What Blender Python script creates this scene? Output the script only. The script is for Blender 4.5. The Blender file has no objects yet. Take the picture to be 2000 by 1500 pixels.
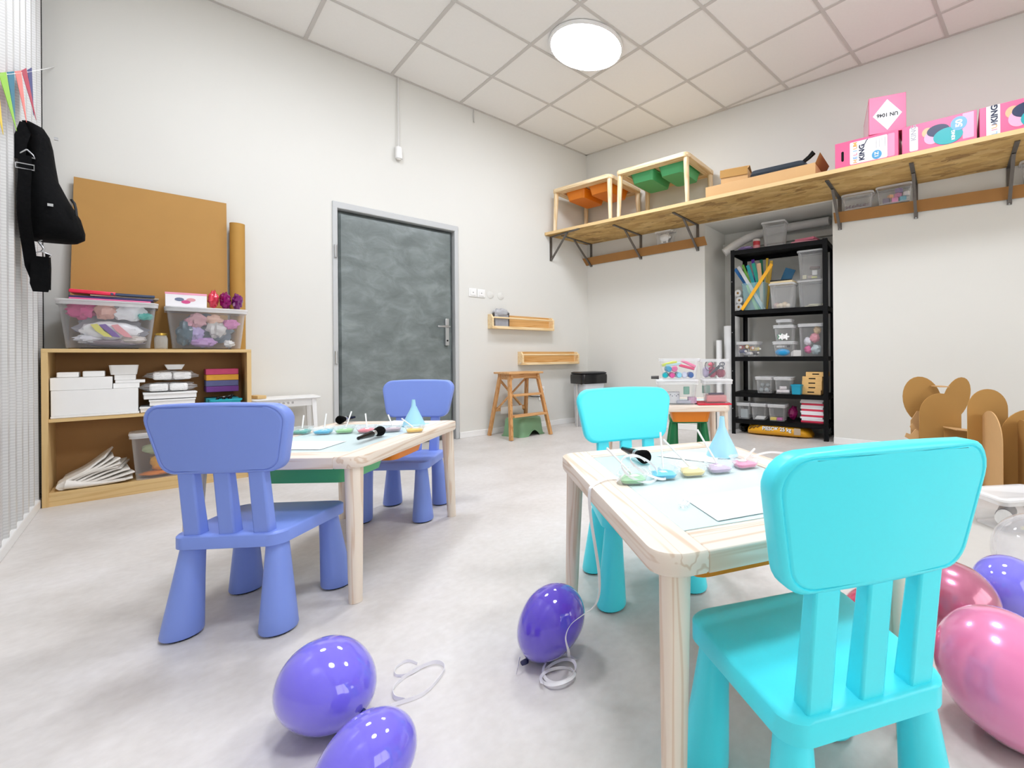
import bpy, bmesh, math, random
from mathutils import Vector, Matrix, noise
PI = math.pi
sc = bpy.context.scene
COL = sc.collection
rnd = random.Random(7)

# ------------------------------------------------------------------ materials
def lin(c):
    if isinstance(c, str):
        c = c.lstrip('#'); c = [int(c[i:i+2], 16)/255 for i in (0, 2, 4)]
    return tuple((x/12.92 if x <= .04045 else ((x+.055)/1.055)**2.4) for x in c)
def new_mat(name):
    m = bpy.data.materials.new(name); m.use_nodes = True
    nt = m.node_tree; b = nt.nodes['Principled BSDF']
    return m, nt, b
def N(nt, t, **kw):
    n = nt.nodes.new(t)
    for k, v in kw.items():
        if k in n.inputs.keys(): n.inputs[k].default_value = v
        else: setattr(n, k, v)
    return n
def coords(nt, scale=(1, 1, 1), rot=(0, 0, 0)):
    tc = N(nt, 'ShaderNodeTexCoord'); mp = N(nt, 'ShaderNodeMapping')
    mp.inputs['Scale'].default_value = scale; mp.inputs['Rotation'].default_value = rot
    nt.links.new(tc.outputs['Object'], mp.inputs['Vector'])
    return mp.outputs['Vector']
def ramp(nt, fac, stops):
    r = N(nt, 'ShaderNodeValToRGB'); e = r.color_ramp.elements
    while len(e) < len(stops): e.new(.5)
    for el, (p, c) in zip(e, stops): el.position = p; el.color = (*lin(c), 1)
    nt.links.new(fac, r.inputs['Fac']); return r.outputs['Color']
def mat(name, col, rough=.5, metal=0., vary=.06, scale=14, bump=0., spec=.5, coat=0.):
    """plain paint / plastic / card with slight procedural variation"""
    m, nt, b = new_mat(name); c = lin(col)
    no = N(nt, 'ShaderNodeTexNoise', Scale=scale, Detail=4.)
    nt.links.new(coords(nt), no.inputs['Vector'])
    mx = N(nt, 'ShaderNodeMixRGB')
    mx.inputs[1].default_value = (*[max(0, x*(1-vary)) for x in c], 1)
    mx.inputs[2].default_value = (*[min(1, x*(1+vary)) for x in c], 1)
    nt.links.new(no.outputs['Fac'], mx.inputs['Fac']); nt.links.new(mx.outputs['Color'], b.inputs['Base Color'])
    b.inputs['Roughness'].default_value = rough; b.inputs['Metallic'].default_value = metal
    b.inputs['Specular IOR Level'].default_value = spec; b.inputs['Coat Weight'].default_value = coat
    if bump:
        bp = N(nt, 'ShaderNodeBump', Strength=bump, Distance=.01)
        nt.links.new(no.outputs['Fac'], bp.inputs['Height']); nt.links.new(bp.outputs['Normal'], b.inputs['Normal'])
    return m
def clear(name, col='#eef2f4', alpha=.25, rough=.12):
    m, nt, b = new_mat(name)
    fr = N(nt, 'ShaderNodeLayerWeight', Blend=.35)
    mr = N(nt, 'ShaderNodeMapRange'); mr.inputs['To Min'].default_value = alpha; mr.inputs['To Max'].default_value = min(1, alpha+.4)
    nt.links.new(fr.outputs['Facing'], mr.inputs['Value']); nt.links.new(mr.outputs['Result'], b.inputs['Alpha'])
    b.inputs['Base Color'].default_value = (*lin(col), 1); b.inputs['Roughness'].default_value = rough
    return m
def wood(name, c1, c2, axis='X', scale=1., rough=.5, contrast=1.):
    m, nt, b = new_mat(name)
    s = {'X': (.55, 13, 13), 'Y': (13, .55, 13), 'Z': (13, 13, .55)}[axis]
    v = coords(nt, [q*scale for q in s])
    n1 = N(nt, 'ShaderNodeTexNoise', Scale=2., Detail=2., Distortion=.3)
    nt.links.new(v, n1.inputs['Vector'])
    w = N(nt, 'ShaderNodeMath', operation='SINE'); mu = N(nt, 'ShaderNodeMath', operation='MULTIPLY'); mu.inputs[1].default_value = 30
    nt.links.new(n1.outputs['Fac'], mu.inputs[0]); nt.links.new(mu.outputs[0], w.inputs[0])
    mr = N(nt, 'ShaderNodeMapRange'); mr.inputs['From Min'].default_value = -1
    nt.links.new(w.outputs[0], mr.inputs['Value'])
    col = ramp(nt, mr.outputs['Result'], [(0, c2), (.28, c1), (1, c1)])
    nt.links.new(col, b.inputs['Base Color']); b.inputs['Roughness'].default_value = rough
    return m
def osb(name):
    m, nt, b = new_mat(name)
    outs = []
    for rot, seed in ((.5, 0), (-.7, 3.7)):
        v = coords(nt, (7, 20, 14), (0, 0, rot))
        ad = N(nt, 'ShaderNodeVectorMath', operation='ADD'); ad.inputs[1].default_value = (seed,)*3
        n0 = N(nt, 'ShaderNodeTexNoise', Scale=1.3, Detail=2.)
        nt.links.new(v, n0.inputs['Vector'])
        mx = N(nt, 'ShaderNodeVectorMath', operation='MULTIPLY_ADD'); mx.inputs[1].default_value = (1.6,)*3
        nt.links.new(n0.outputs['Color'], mx.inputs[0]); nt.links.new(v, mx.inputs[2]); nt.links.new(mx.outputs[0], ad.inputs[0])
        vo = N(nt, 'ShaderNodeTexVoronoi', Scale=1.); nt.links.new(ad.outputs[0], vo.inputs['Vector'])
        sp = N(nt, 'ShaderNodeSeparateColor'); nt.links.new(vo.outputs['Color'], sp.inputs['Color']); outs.append((sp.outputs[0], vo.outputs['Distance']))
    a = ramp(nt, outs[0][0], [(0, '#a8804a'), (.35, '#c69d5c'), (.7, '#d9b778'), (1, '#b78c4c')])
    c = ramp(nt, outs[1][0], [(0, '#6f4d24'), (.18, '#b8904f'), (.6, '#d2ab67'), (1, '#e3c487')])
    mx = N(nt, 'ShaderNodeMixRGB'); mx.inputs['Fac'].default_value = .5
    nt.links.new(a, mx.inputs[1]); nt.links.new(c, mx.inputs[2]); nt.links.new(mx.outputs['Color'], b.inputs['Base Color'])
    b.inputs['Roughness'].default_value = .7
    return m
def emit(name, col, s):
    m, nt, b = new_mat(name)
    b.inputs['Emission Color'].default_value = (*lin(col), 1); b.inputs['Emission Strength'].default_value = s
    b.inputs['Base Color'].default_value = (.9, .9, .9, 1)
    return m
def balloon_mat(name, col, pearl=0., alpha=None):
    m, nt, b = new_mat(name)
    fr = N(nt, 'ShaderNodeLayerWeight', Blend=.4); c = lin(col)
    mx = N(nt, 'ShaderNodeMixRGB'); mx.inputs[1].default_value = (*c, 1)
    mx.inputs[2].default_value = (*[x*.75+.1 for x in c], 1)
    nt.links.new(fr.outputs['Facing'], mx.inputs['Fac']); nt.links.new(mx.outputs['Color'], b.inputs['Base Color'])
    b.inputs['Roughness'].default_value = .22 if pearl else .07
    b.inputs['Coat Weight'].default_value = 1.; b.inputs['Coat Roughness'].default_value = .04
    b.inputs['Metallic'].default_value = pearl
    b.inputs['Subsurface Weight'].default_value = 0
    if alpha is not None:
        mr = N(nt, 'ShaderNodeMapRange'); mr.inputs['To Min'].default_value = alpha; mr.inputs['To Max'].default_value = alpha+.5
        nt.links.new(fr.outputs['Facing'], mr.inputs['Value']); nt.links.new(mr.outputs['Result'], b.inputs['Alpha'])
    return m

K = {}
def C(col, rough=.5, **kw):                       # cached plain material
    k = (col, rough, tuple(sorted(kw.items())))
    if k not in K: K[k] = mat('paint_'+col.strip('#'), col, rough, **kw)
    return K[k]
W = {}
W['wall'] = mat('white_wall_paint', '#dfddd6', .85, vary=.012, scale=3, bump=.02)
W['tile'] = mat('ceiling_tile', '#f8f5f0', .95, vary=.02, scale=60, bump=.03)
W['grid'] = mat('ceiling_grid', '#d3cec8', .6, vary=.02)
W['birch'] = wood('pale_board', '#dcbb82', '#d0ab70', 'X', .7, .55)
W['birchZ'] = wood('pale_board_upright', '#dcbb82', '#d0ab70', 'Z', .7, .55)
W['pineX'] = wood('pine_x', '#efe0d0', '#dcc3ab', 'X', 1., .5)
W['pineY'] = wood('pine_y', '#efe0d0', '#dcc3ab', 'Y', 1., .5)
W['pineZ'] = wood('pine_z', '#eedfce', '#dfc6ae', 'Z', 1., .5)
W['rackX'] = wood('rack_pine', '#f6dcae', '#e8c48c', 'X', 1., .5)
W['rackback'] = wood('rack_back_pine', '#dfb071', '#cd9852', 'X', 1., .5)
W['oakZ'] = wood('step_oak_z', '#d59f66', '#bd8247', 'Z', 1.2, .5)
W['oakX'] = wood('step_oak_x', '#dba870', '#c28a50', 'X', 1.2, .5)
W['osb'] = osb('strand_board')
W['card'] = mat('brown_cardboard', '#b58848', .75, vary=.05, scale=9)
W['cardlight'] = mat('light_cardboard', '#d3a873', .75, vary=.05, scale=9)
W['carddark'] = mat('cardboard_strip', '#a5753f', .8, vary=.06, scale=9)
W['clear'] = clear('clear_plastic', '#ffffff', .05)
W['frost'] = clear('frosted_plastic', '#fafafa', .11, .2)
W['rim'] = clear('milky_rim', '#ffffff', .42, .25)
W['wrap'] = clear('clear_wrap', '#ffffff', .15, .08)
W['black'] = mat('black_powder_coat', '#060607', .5, vary=.1, spec=.2)
W['blackgloss'] = mat('black_gloss', '#050506', .15, vary=.1, spec=.35)
W['fabric'] = mat('black_fabric', '#050506', .85, vary=.3, scale=60, bump=.3, spec=.15)
W['steel'] = mat('bare_steel', '#75706b', .4, .7, vary=.15, scale=40)
W['chrome'] = mat('brushed_metal', '#c9cbcc', .28, .85, vary=.05)
W['paper'] = mat('white_paper', '#f4f3f1', .8, vary=.01)
W['white'] = mat('white_plastic', '#f3f2ef', .4, vary=.01)
W['foam'] = mat('white_foam', '#f2f1ee', .9, vary=.02, bump=.05)
W['blue'] = mat('periwinkle_plastic', '#8098e4', .38, vary=.015)
W['cyan'] = mat('turquoise_plastic', '#50f0ff', .35, vary=.012)
W['stoolgreen'] = mat('dark_green_plastic', '#0e7a45', .4, vary=.03)
W['green'] = mat('green_bin_plastic', '#54b878', .42, vary=.02)
W['orange'] = mat('orange_bin_plastic', '#f28a13', .42, vary=.02)
W['sage'] = mat('sage_plastic', '#82ac84', .4, vary=.03)
W['ribbon'] = mat('white_ribbon', '#f2eff0', .35, vary=.01)
W['frame'] = mat('grey_door_frame', '#c2c3c2', .5, vary=.02)
W['rubber'] = mat('black_rubber', '#101214', .6)

# ------------------------------------------------------------------ geometry
def rot3(rz=0, rx=0, ry=0): return Matrix.Rotation(rz, 3, 'Z') @ Matrix.Rotation(ry, 3, 'Y') @ Matrix.Rotation(rx, 3, 'X')
def rrect(w, d, r, n=4, z=0., taper=0.):
    """rounded rectangle ring, counter-clockwise; taper widens the +y end"""
    r = min(r, w/2-1e-4, d/2-1e-4); out = []
    for cx, cy, a0 in ((1, 1, 0), (-1, 1, PI/2), (-1, -1, PI), (1, -1, 1.5*PI)):
        for i in range(n+1):
            a = a0+PI/2*i/n
            x = cx*(w/2-r)+r*math.cos(a); y = cy*(d/2-r)+r*math.sin(a)
            out.append(Vector((x*(1+taper*y/d), y, z)))
    return out
class MB:
    def __init__(s): s.v = []; s.f = []; s.m = []; s.mi = 0
    def mat(s, i): s.mi = i; return s
    def add(s, vs, fs):
        o = len(s.v); s.v += [Vector(p) for p in vs]
        for f in fs: s.f.append([i+o for i in f]); s.m.append(s.mi)
        return s
    def box(s, c, sz, rz=0, rx=0, ry=0):
        R = rot3(rz, rx, ry); c = Vector(c); h = Vector(sz)/2
        vs = [c+R@Vector((x*h.x, y*h.y, z*h.z)) for z in (-1, 1) for y in (-1, 1) for x in (-1, 1)]
        return s.add(vs, [(0, 2, 3, 1), (4, 5, 7, 6), (0, 1, 5, 4), (2, 6, 7, 3), (0, 4, 6, 2), (1, 3, 7, 5)])
    def b2(s, lo, hi):
        lo, hi = Vector(lo), Vector(hi); return s.box((lo+hi)/2, hi-lo)
    def loft(s, rings, caps=(True, True), closed=True):
        n = len(rings[0]); vs = [p for r in rings for p in r]; fs = []
        for k in range(len(rings)-1):
            for i in range(n if closed else n-1):
                j = (i+1) % n; fs.append((k*n+i, k*n+j, (k+1)*n+j, (k+1)*n+i))
        if caps[0]: fs.append(tuple(range(n-1, -1, -1)))
        if caps[1]: fs.append(tuple((len(rings)-1)*n+i for i in range(n)))
        return s.add(vs, fs)
    def cone(s, p0, p1, r0, r1, n=16, caps=(True, True), sq=1.):
        p0, p1 = Vector(p0), Vector(p1); d = (p1-p0).normalized()
        q = d.to_track_quat('Z', 'Y').to_matrix()
        R = []
        for p, r in ((p0, r0), (p1, r1)):
            R.append([p+q@Vector((r*math.cos(2*PI*i/n), r*sq*math.sin(2*PI*i/n), 0)) for i in range(n)])
        return s.loft(R, caps)
    def lathe(s, prof, c=(0, 0, 0), n=24, R=None):
        c = Vector(c); rings = []
        for r, z in prof:
            ring = [Vector((r*math.cos(2*PI*i/n), r*math.sin(2*PI*i/n), z)) for i in range(n)]
            rings.append([c+(R@p if R else p) for p in ring])
        return s.loft(rings, (prof[0][0] > 1e-5, prof[-1][0] > 1e-5))
    def tube(s, pts, r, n=8, caps=True):
        pts = [Vector(p) for p in pts]; rings = []; prev = None
        for i, p in enumerate(pts):
            t = (pts[min(i+1, len(pts)-1)]-pts[max(i-1, 0)]).normalized()
            if prev is None: a = Vector((0, 0, 1)) if abs(t.z) < .9 else Vector((1, 0, 0)); u = t.cross(a).normalized()
            else: u = (prev-t*prev.dot(t)).normalized()
            prev = u; w = t.cross(u)
            rr = r[i] if isinstance(r, (list, tuple)) else r
            rings.append([p+(u*math.cos(2*PI*k/n)+w*math.sin(2*PI*k/n))*rr for k in range(n)])
        return s.loft(rings, (caps, caps))
    def strip(s, pts, w, th=.0006, side=None):
        """flat ribbon with thickness"""
        pts = [Vector(p) for p in pts]; rings = []
        for i, p in enumerate(pts):
            t = (pts[min(i+1, len(pts)-1)]-pts[max(i-1, 0)]).normalized()
            sd = side(i/(len(pts)-1)) if side else Vector((0, 0, 1))
            u = (sd-t*sd.dot(t)); u = u.normalized() if u.length > 1e-4 else t.orthogonal().normalized()
            k = t.cross(u)*th; u = u*w/2
            rings.append([p-u-k, p+u-k, p+u+k, p-u+k])
        return s.loft(rings)
    def ball(s, c, r, n=16, m=10, R=None, amp=0, seed=0, fr=3.):
        c = Vector(c); r = Vector(r if hasattr(r, '__len__') else (r, r, r)); rings = []
        off = Vector((seed*3.1, seed*1.7, seed*.9))
        for j in range(1, m):
            th = PI*j/m; ring = []
            for i in range(n):
                p = Vector((math.sin(th)*math.cos(2*PI*i/n), math.sin(th)*math.sin(2*PI*i/n), -math.cos(th)))
                if amp: p = p*(1+amp*noise.noise(p*fr+off))
                p = Vector((p.x*r.x, p.y*r.y, p.z*r.z)); ring.append(c+(R@p if R else p))
            rings.append(ring)
        a = Vector((0, 0, -r.z)); b = Vector((0, 0, r.z))
        o = len(s.v); s.loft(rings, (False, False))
        s.v += [c+(R@a if R else a), c+(R@b if R else b)]
        k = len(s.v)-2; L = o+(m-2)*n
        for i in range(n):
            j = (i+1) % n
            s.f.append([k, o+j, o+i]); s.m.append(s.mi); s.f.append([k+1, L+i, L+j]); s.m.append(s.mi)
        return s
    def prism(s, outline, d0, d1, plane='XZ'):
        """2D outline (counter-clockwise seen from the front) extruded from d0 to d1"""
        f = {'XZ': lambda a, b, d: (a, d, b), 'XY': lambda a, b, d: (a, b, d), 'YZ': lambda a, b, d: (d, a, b)}[plane]
        return s.loft([[Vector(f(a, b, d0)) for a, b in outline], [Vector(f(a, b, d1)) for a, b in outline]])
    def tub(s, w, d, h, taper=.88, th=.002, rim=.012, r=.02, z0=0., rimh=.012):
        """open tapered box with a rim"""
        g = lambda a, b, z: rrect(a, b, r, 4, z)
        s.loft([g(w*taper, d*taper, z0), g(w-.004, d-.004, z0+h-rimh), g(w+rim, d+rim, z0+h-rimh), g(w+rim, d+rim, z0+h), g(w-2*th, d-2*th, z0+h),
                g(w*taper-2*th, d*taper-2*th, z0+th)])
        return s
    def move(s, M, a=0):
        for i in range(a, len(s.v)): s.v[i] = M @ s.v[i]
        return s
    def build(s, name, mats, parent=None, bevel=0., seg=2, ang=38, sub=0):
        me = bpy.data.meshes.new(name); me.from_pydata([tuple(p) for p in s.v], [], s.f)
        mats = mats if isinstance(mats, (list, tuple)) else [mats]
        for m in mats: me.materials.append(m)
        for p, i in zip(me.polygons, s.m): p.material_index = i; p.use_smooth = True
        bm = bmesh.new(); bm.from_mesh(me); bmesh.ops.recalc_face_normals(bm, faces=bm.faces); bm.to_mesh(me); bm.free()
        me.set_sharp_from_angle(angle=math.radians(ang)); me.update()
        o = bpy.data.objects.new(name, me); COL.objects.link(o)
        if parent: o.parent = parent
        if bevel:
            md = o.modifiers.new('bevel', 'BEVEL'); md.width = bevel; md.segments = seg; md.limit_method = 'ANGLE'; md.angle_limit = math.radians(40)
        if sub:
            md = o.modifiers.new('subdivision', 'SUBSURF'); md.levels = sub; md.render_levels = sub
        return o
def tag(o, label, cat, group=None, kind=None):
    o['label'] = label; o['category'] = cat
    if group: o['group'] = group
    if kind: o['kind'] = kind
    return o
def thing(name, label, cat, loc=(0, 0, 0), rz=0., group=None):
    o = bpy.data.objects.new(name, None); o.empty_display_size = .05; COL.objects.link(o)
    o.location = loc; o.rotation_euler = (0, 0, rz)
    return tag(o, label, cat, group)
def one(name, mb, mats, label, cat, loc=(0, 0, 0), rz=0., group=None, **kw):
    o = mb.build(name, mats, None, **kw); o.location = loc; o.rotation_euler = (0, 0, rz)
    return tag(o, label, cat, group)
def dup(src, loc, rz, label, group=None):
    c = src.copy(); COL.objects.link(c); c.location = loc; c.rotation_euler = (0, 0, rz); c['label'] = label
    if group: c['group'] = group
    def kids(a, b):
        for ch in a.children:
            k = ch.copy(); COL.objects.link(k); k.parent = b; kids(ch, k)
    kids(src, c); return c
def struct(name, mb, mats, **kw):
    o = mb.build(name, mats, None, **kw); o['kind'] = 'structure'; return o
def lettering(text, size, m, parent, loc, roll=0., name='lettering', squash=1., facing=0., bold=.0):
    """raised letters on the -y face of the parent"""
    cu = bpy.data.curves.new('letters', 'FONT'); cu.body = text; cu.size = size; cu.align_x = 'CENTER'; cu.align_y = 'CENTER'
    cu.extrude = .0004; cu.offset = bold; cu.resolution_u = 3
    t = bpy.data.objects.new('letters', cu); COL.objects.link(t)
    bpy.context.view_layer.update()
    me = bpy.data.meshes.new_from_object(t.evaluated_get(bpy.context.evaluated_depsgraph_get()))
    bpy.data.objects.remove(t); bpy.data.curves.remove(cu)
    me.transform(Matrix.Rotation(facing, 4, 'Z') @ Matrix.Rotation(PI/2, 4, 'X') @ Matrix.Rotation(roll, 4, 'Z') @ Matrix.Diagonal((squash, 1, 1, 1)))
    me.materials.clear(); me.materials.append(m)
    o = bpy.data.objects.new(name, me); COL.objects.link(o); o.parent = parent; o.location = loc
    return o

# ------------------------------------------------------------------ the room's frame
YA = 4.255                                                      # back wall
CB = Vector((3.575, 4.255, 0)); BD = Vector((.15526, -.98787, 0)); BN = Vector((-.98787, -.15526, 0))
RB = math.atan2(BD.y, BD.x)                                     # local x along the right wall, local -y into the room
def B(s, t, z): return CB+BD*s+BN*t+Vector((0, 0, z))
HC = 3.203

# ------------------------------------------------------------------ camera
cam = bpy.data.cameras.new('camera'); co = bpy.data.objects.new('camera', cam); COL.objects.link(co); sc.camera = co
yw, rl = .8286, -.007
cy, sy, cr, sr = math.cos(yw), math.sin(yw), math.cos(rl), math.sin(rl)
r0 = Vector((cy, -sy, 0)); d0 = Vector((0, 0, -1)); f0 = Vector((sy, cy, 0))
right = r0*cr-d0*sr; down = r0*sr+d0*cr
co.matrix_world = Matrix(((right.x, -down.x, -f0.x, 0), (right.y, -down.y, -f0.y, 0), (right.z, -down.z, -f0.z, .777), (0, 0, 0, 1)))
cam.sensor_width = 36; cam.lens = 889.54/2000*36; cam.shift_x = (1000-1264)/2000; cam.shift_y = (694.6-750)/2000
cam.clip_start = .02
sc.view_settings.view_transform = 'Standard'; sc.view_settings.look = 'None'; sc.view_settings.gamma = 1.; sc.view_settings.use_curve_mapping = False
sc.view_settings.exposure = 0.8
sc.cycles.use_adaptive_sampling = True; sc.cycles.adaptive_threshold = .03; sc.cycles.max_bounces = 8; sc.cycles.glossy_bounces = 2; sc.cycles.transmission_bounces = 2; sc.cycles.caustics_reflective = False; sc.cycles.caustics_refractive = False
# ------------------------------------------------------------------ setting
mb = MB(); mb.b2((-1.2, -2.6, -.1), (5.6, 4.9, 0))
m, nt, b = new_mat('vinyl_floor')
v = coords(nt); n1 = N(nt, 'ShaderNodeTexNoise', Scale=2.6, Detail=6., Roughness=.62); n2 = N(nt, 'ShaderNodeTexNoise', Scale=38., Detail=3.)
nt.links.new(v, n1.inputs['Vector']); nt.links.new(v, n2.inputs['Vector'])
c1 = ramp(nt, n1.outputs['Fac'], [(.3, '#d0cac4'), (.52, '#ddd8d3'), (.72, '#e4e0dd')])
mx = N(nt, 'ShaderNodeMixRGB', blend_type='MULTIPLY'); mx.inputs['Fac'].default_value = .25
c2 = ramp(nt, n2.outputs['Fac'], [(.3, '#d8d4d0'), (.7, '#ffffff')])
nt.links.new(c1, mx.inputs[1]); nt.links.new(c2, mx.inputs[2]); nt.links.new(mx.outputs['Color'], b.inputs['Base Color'])
b.inputs['Roughness'].default_value = .42
struct('floor', mb, m)

mb = MB(); mb.b2((-1.2, -2.6, HC), (5.6, 4.9, HC+.1)); mb.mat(1)
for k in range(-8, 4): mb.b2((2.612+.602*k-.012, -2.3, HC-.005), (2.612+.602*k+.012, YA, HC+.01))
for k in range(0, 11): mb.b2((-.6, 3.642-.5985*k-.012, HC-.006), (4.8, 3.642-.5985*k+.012, HC+.01))
mb.b2((-.6, YA-.025, HC-.004), (3.6, YA+.01, HC+.01))
struct('ceiling', mb, [W['tile'], W['grid']])
mb = MB(); mb.b2((-.05, 0, HC-.004), (6.6, -.022, HC+.01))
o = struct('trim_2', mb, W['grid']); o.location = CB; o.rotation_euler = (0, 0, RB)

mb = MB()
mb.b2((-.75, YA, 0), (.974, YA+.14, HC)); mb.b2((1.982, YA, 0), (3.9, YA+.14, HC)); mb.b2((.974, YA, 2.015), (1.982, YA+.14, HC)); mb.b2((.97, YA+.12, 0), (1.99, YA+.14, 2.02))
struct('wall_back', mb, W['wall'])
mb = MB(); ND = .5                                            # right wall with its niche, in wall coordinates
mb.b2((-.15, 0, 0), (1.577, .12, HC)); mb.b2((2.807, 0, 0), (6.7, .12, HC)); mb.b2((1.577, 0, 2.11), (2.807, .12, HC))
mb.b2((1.477, .12, 0), (1.577, ND+.1, 2.2)); mb.b2((2.807, .12, 0), (2.907, ND+.1, 2.2)); mb.b2((1.477, ND, 0), (2.907, ND+.1, 2.2)); mb.b2((1.577, .12, 2.11), (2.807, ND, 2.2))
o = struct('wall_right', mb, W['wall']); o.location = CB; o.rotation_euler = (0, 0, RB)
mb = MB(); mb.b2((1.577, ND-.05, 1.93), (2.807, ND, 1.99))
o = struct('trim_1', mb, W['wall']); o.location = CB; o.rotation_euler = (0, 0, RB)
# front wall behind the camera, with a daylight window
mb = MB(); y0, y1 = -2.34, -2.2
mb.b2((-.8, y0, 0), (-.1, y1, HC)); mb.b2((2.9, y0, 0), (5.2, y1, HC)); mb.b2((-.1, y0, 0), (2.9, y1, .7)); mb.b2((-.1, y0, 2.4), (2.9, y1, HC))
struct('wall_front', mb, W['wall'])
mb = MB()
for x in (-.1, .88, 1.87, 2.85): mb.b2((x, -2.3, .7), (x+.05, -2.24, 2.4))
for z in (.7, 2.35): mb.b2((-.1, -2.3, z), (2.9, -2.24, z+.05))
w = struct('window_1', mb, W['white'])
MB().b2((-.05, -2.275, .75), (2.85, -2.27, 2.35)).build('pane', clear('window_glass', '#ffffff', .04, .02), w)
# left partition of ribbed sheet
m, nt, b = new_mat('ribbed_sheet')
v = coords(nt); wv = N(nt, 'ShaderNodeTexWave', bands_direction='Z', Scale=24., Distortion=1.2, Detail=1.)
nt.links.new(v, wv.inputs['Vector'])
nt.links.new(ramp(nt, wv.outputs['Fac'], [(0, '#c3c2bf'), (.5, '#cbcac7'), (1, '#d2d1ce')]), b.inputs['Base Color'])
b.inputs['Roughness'].default_value = .35
mb = MB(); ys = []; y = -2.3
while y < 4.16:
    ys += [(y, 0), (y+.100, 0), (y+.106, .012), (y+.126, .012), (y+.132, 0)]; y += .15
ys = [(min(a, 4.16), q) for a, q in ys]
out = [(-.41+q, a) for a, q in ys]+[(-.425, 4.16), (-.425, -2.3)]
mb.loft([[Vector((a, c, .045)) for a, c in out], [Vector((a, c, HC)) for a, c in out]])
struct('wall_left', mb, m, ang=20)
mb = MB(); mb.b2((-.9, -2.3, 0), (-.8, 4.3, HC)); struct('wall_outer', mb, mat('void_shade', '#3a3836', .9))  # dark colour stands in for the shade inside the gap beside the partition
mb = MB(); mb.b2((-.45, -2.2, 0), (-.392, 4.2, .045)); struct('baseboard_left', mb, W['white'], bevel=.004)
mb = MB(); mb.b2((-.6, YA-.013, 0), (.97, YA, .058)); mb.b2((1.986, YA-.013, 0), (3.575, YA, .058)); struct('baseboard_back', mb, W['white'], bevel=.003)
mb = MB(); mb.b2((0, -.013, 0), (1.577, 0, .058)); mb.b2((2.807, -.013, 0), (6.5, 0, .058))
o = struct('baseboard_right', mb, W['white'], bevel=.003); o.location = CB; o.rotation_euler = (0, 0, RB)

# door
d = thing('door_1', 'grey padded door in a grey steel frame', 'door', (1.478, YA, 0)); d['kind'] = 'structure'
mb = MB(); fx = .506
for sx in (-1, 1): mb.b2((sx*fx, -.012, 0), (sx*(fx-.036), .1, 1.975))
mb.b2((-fx, -.012, 1.965), (fx, .1, 2.018)); mb.build('frame', W['frame'], d, bevel=.006)
m, nt, b = new_mat('padded_leatherette')
v = coords(nt, (1, 1, 1.5)); n1 = N(nt, 'ShaderNodeTexNoise', Scale=6., Detail=7., Distortion=.5, Roughness=.6)
nt.links.new(v, n1.inputs['Vector'])
nt.links.new(ramp(nt, n1.outputs['Fac'], [(.3, '#656d6b'), (.5, '#747c7a'), (.72, '#899290')]), b.inputs['Base Color'])
b.inputs['Roughness'].default_value = .42
bp = N(nt, 'ShaderNodeBump', Strength=.3, Distance=.02); nt.links.new(n1.outputs['Fac'], bp.inputs['Height']); nt.links.new(bp.outputs['Normal'], b.inputs['Normal'])
mb = MB(); nx, nz = 30, 60; X0, X1, Z0, Z1 = -.472, .468, .02, 1.962; vs = []; fs = []
for j in range(nz+1):
    for i in range(nx+1):
        x = X0+(X1-X0)*i/nx; z = Z0+(Z1-Z0)*j/nz
        e = min(x-X0, X1-x, z-Z0, Z1-z); puff = .022*(1-math.exp(-e/.03))+.004*noise.noise(Vector((x*5, z*5, 2)))
        dx, dz = max(0, abs(x-.40)-.07), max(0, abs(z-.99)-.12); puff -= .014*math.exp(-(dx*dx+dz*dz)/.0006)
        vs.append((x, .035-puff if e > 1e-6 else .06, z))
for j in range(nz):
    for i in range(nx): a = j*(nx+1)+i; fs.append((a, a+1, a+nx+2, a+nx+1))
mb.add(vs, fs); leaf = mb.build('leaf', m, d)
mb = MB().b2((.383, -.0, .885), (.417, .032, 1.135)); hp = mb.build('handle_plate', W['chrome'], d, bevel=.003)
mb = MB().tube([(.40, .01, 1.06), (.40, -.045, 1.06), (.385, -.05, 1.06), (.29, -.05, 1.058)], .009); mb.build('lever', W['chrome'], hp)
MB().cone((.4, -.001, .93), (.4, -.004, .93), .008, .008, 12).build('keyhole', W['black'], hp)
for z in (1.62, .78): MB().cone((-.486, -.018, z-.05), (-.486, -.018, z+.05), .01, .01, 12).build('hinge', W['chrome'], d)

# lamps
DIFF = emit('lamp_diffuser', '#f0f5ff', 26.5)
lamps = [((2.312, 2.743), 'lit round flat ceiling lamp above the middle of the room'), ((.508, 2.743), 'lit round ceiling lamp over the left play table'),
         ((2.312, .349), 'lit round ceiling lamp over the right half behind the play table'), ((.508, .349), 'lit round ceiling lamp right above the viewer')]
src = None
for (x, y), lb in lamps:
    if src is None:
        src = thing('ceiling_lamp', lb, 'lamp', (x, y, HC-.006), 0, 'round ceiling lamps')
        MB().lathe([(.288, 0), (.288, -.016), (.272, -.022), (.27, 0)], n=48).build('rim', W['white'], src)
        MB().lathe([(.271, -.004), (.271, -.018), (.2, -.03), (.1, -.036), (0, -.038)], n=48).build('diffuser', DIFF, src)
    else: dup(src, (x, y, HC-.006), 0, lb)
wd = bpy.data.worlds.new('daylight'); sc.world = wd; wd.use_nodes = True
bg = wd.node_tree.nodes['Background']; bg.inputs['Color'].default_value = (1., .985, .97, 1); bg.inputs['Strength'].default_value = 2.2

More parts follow.
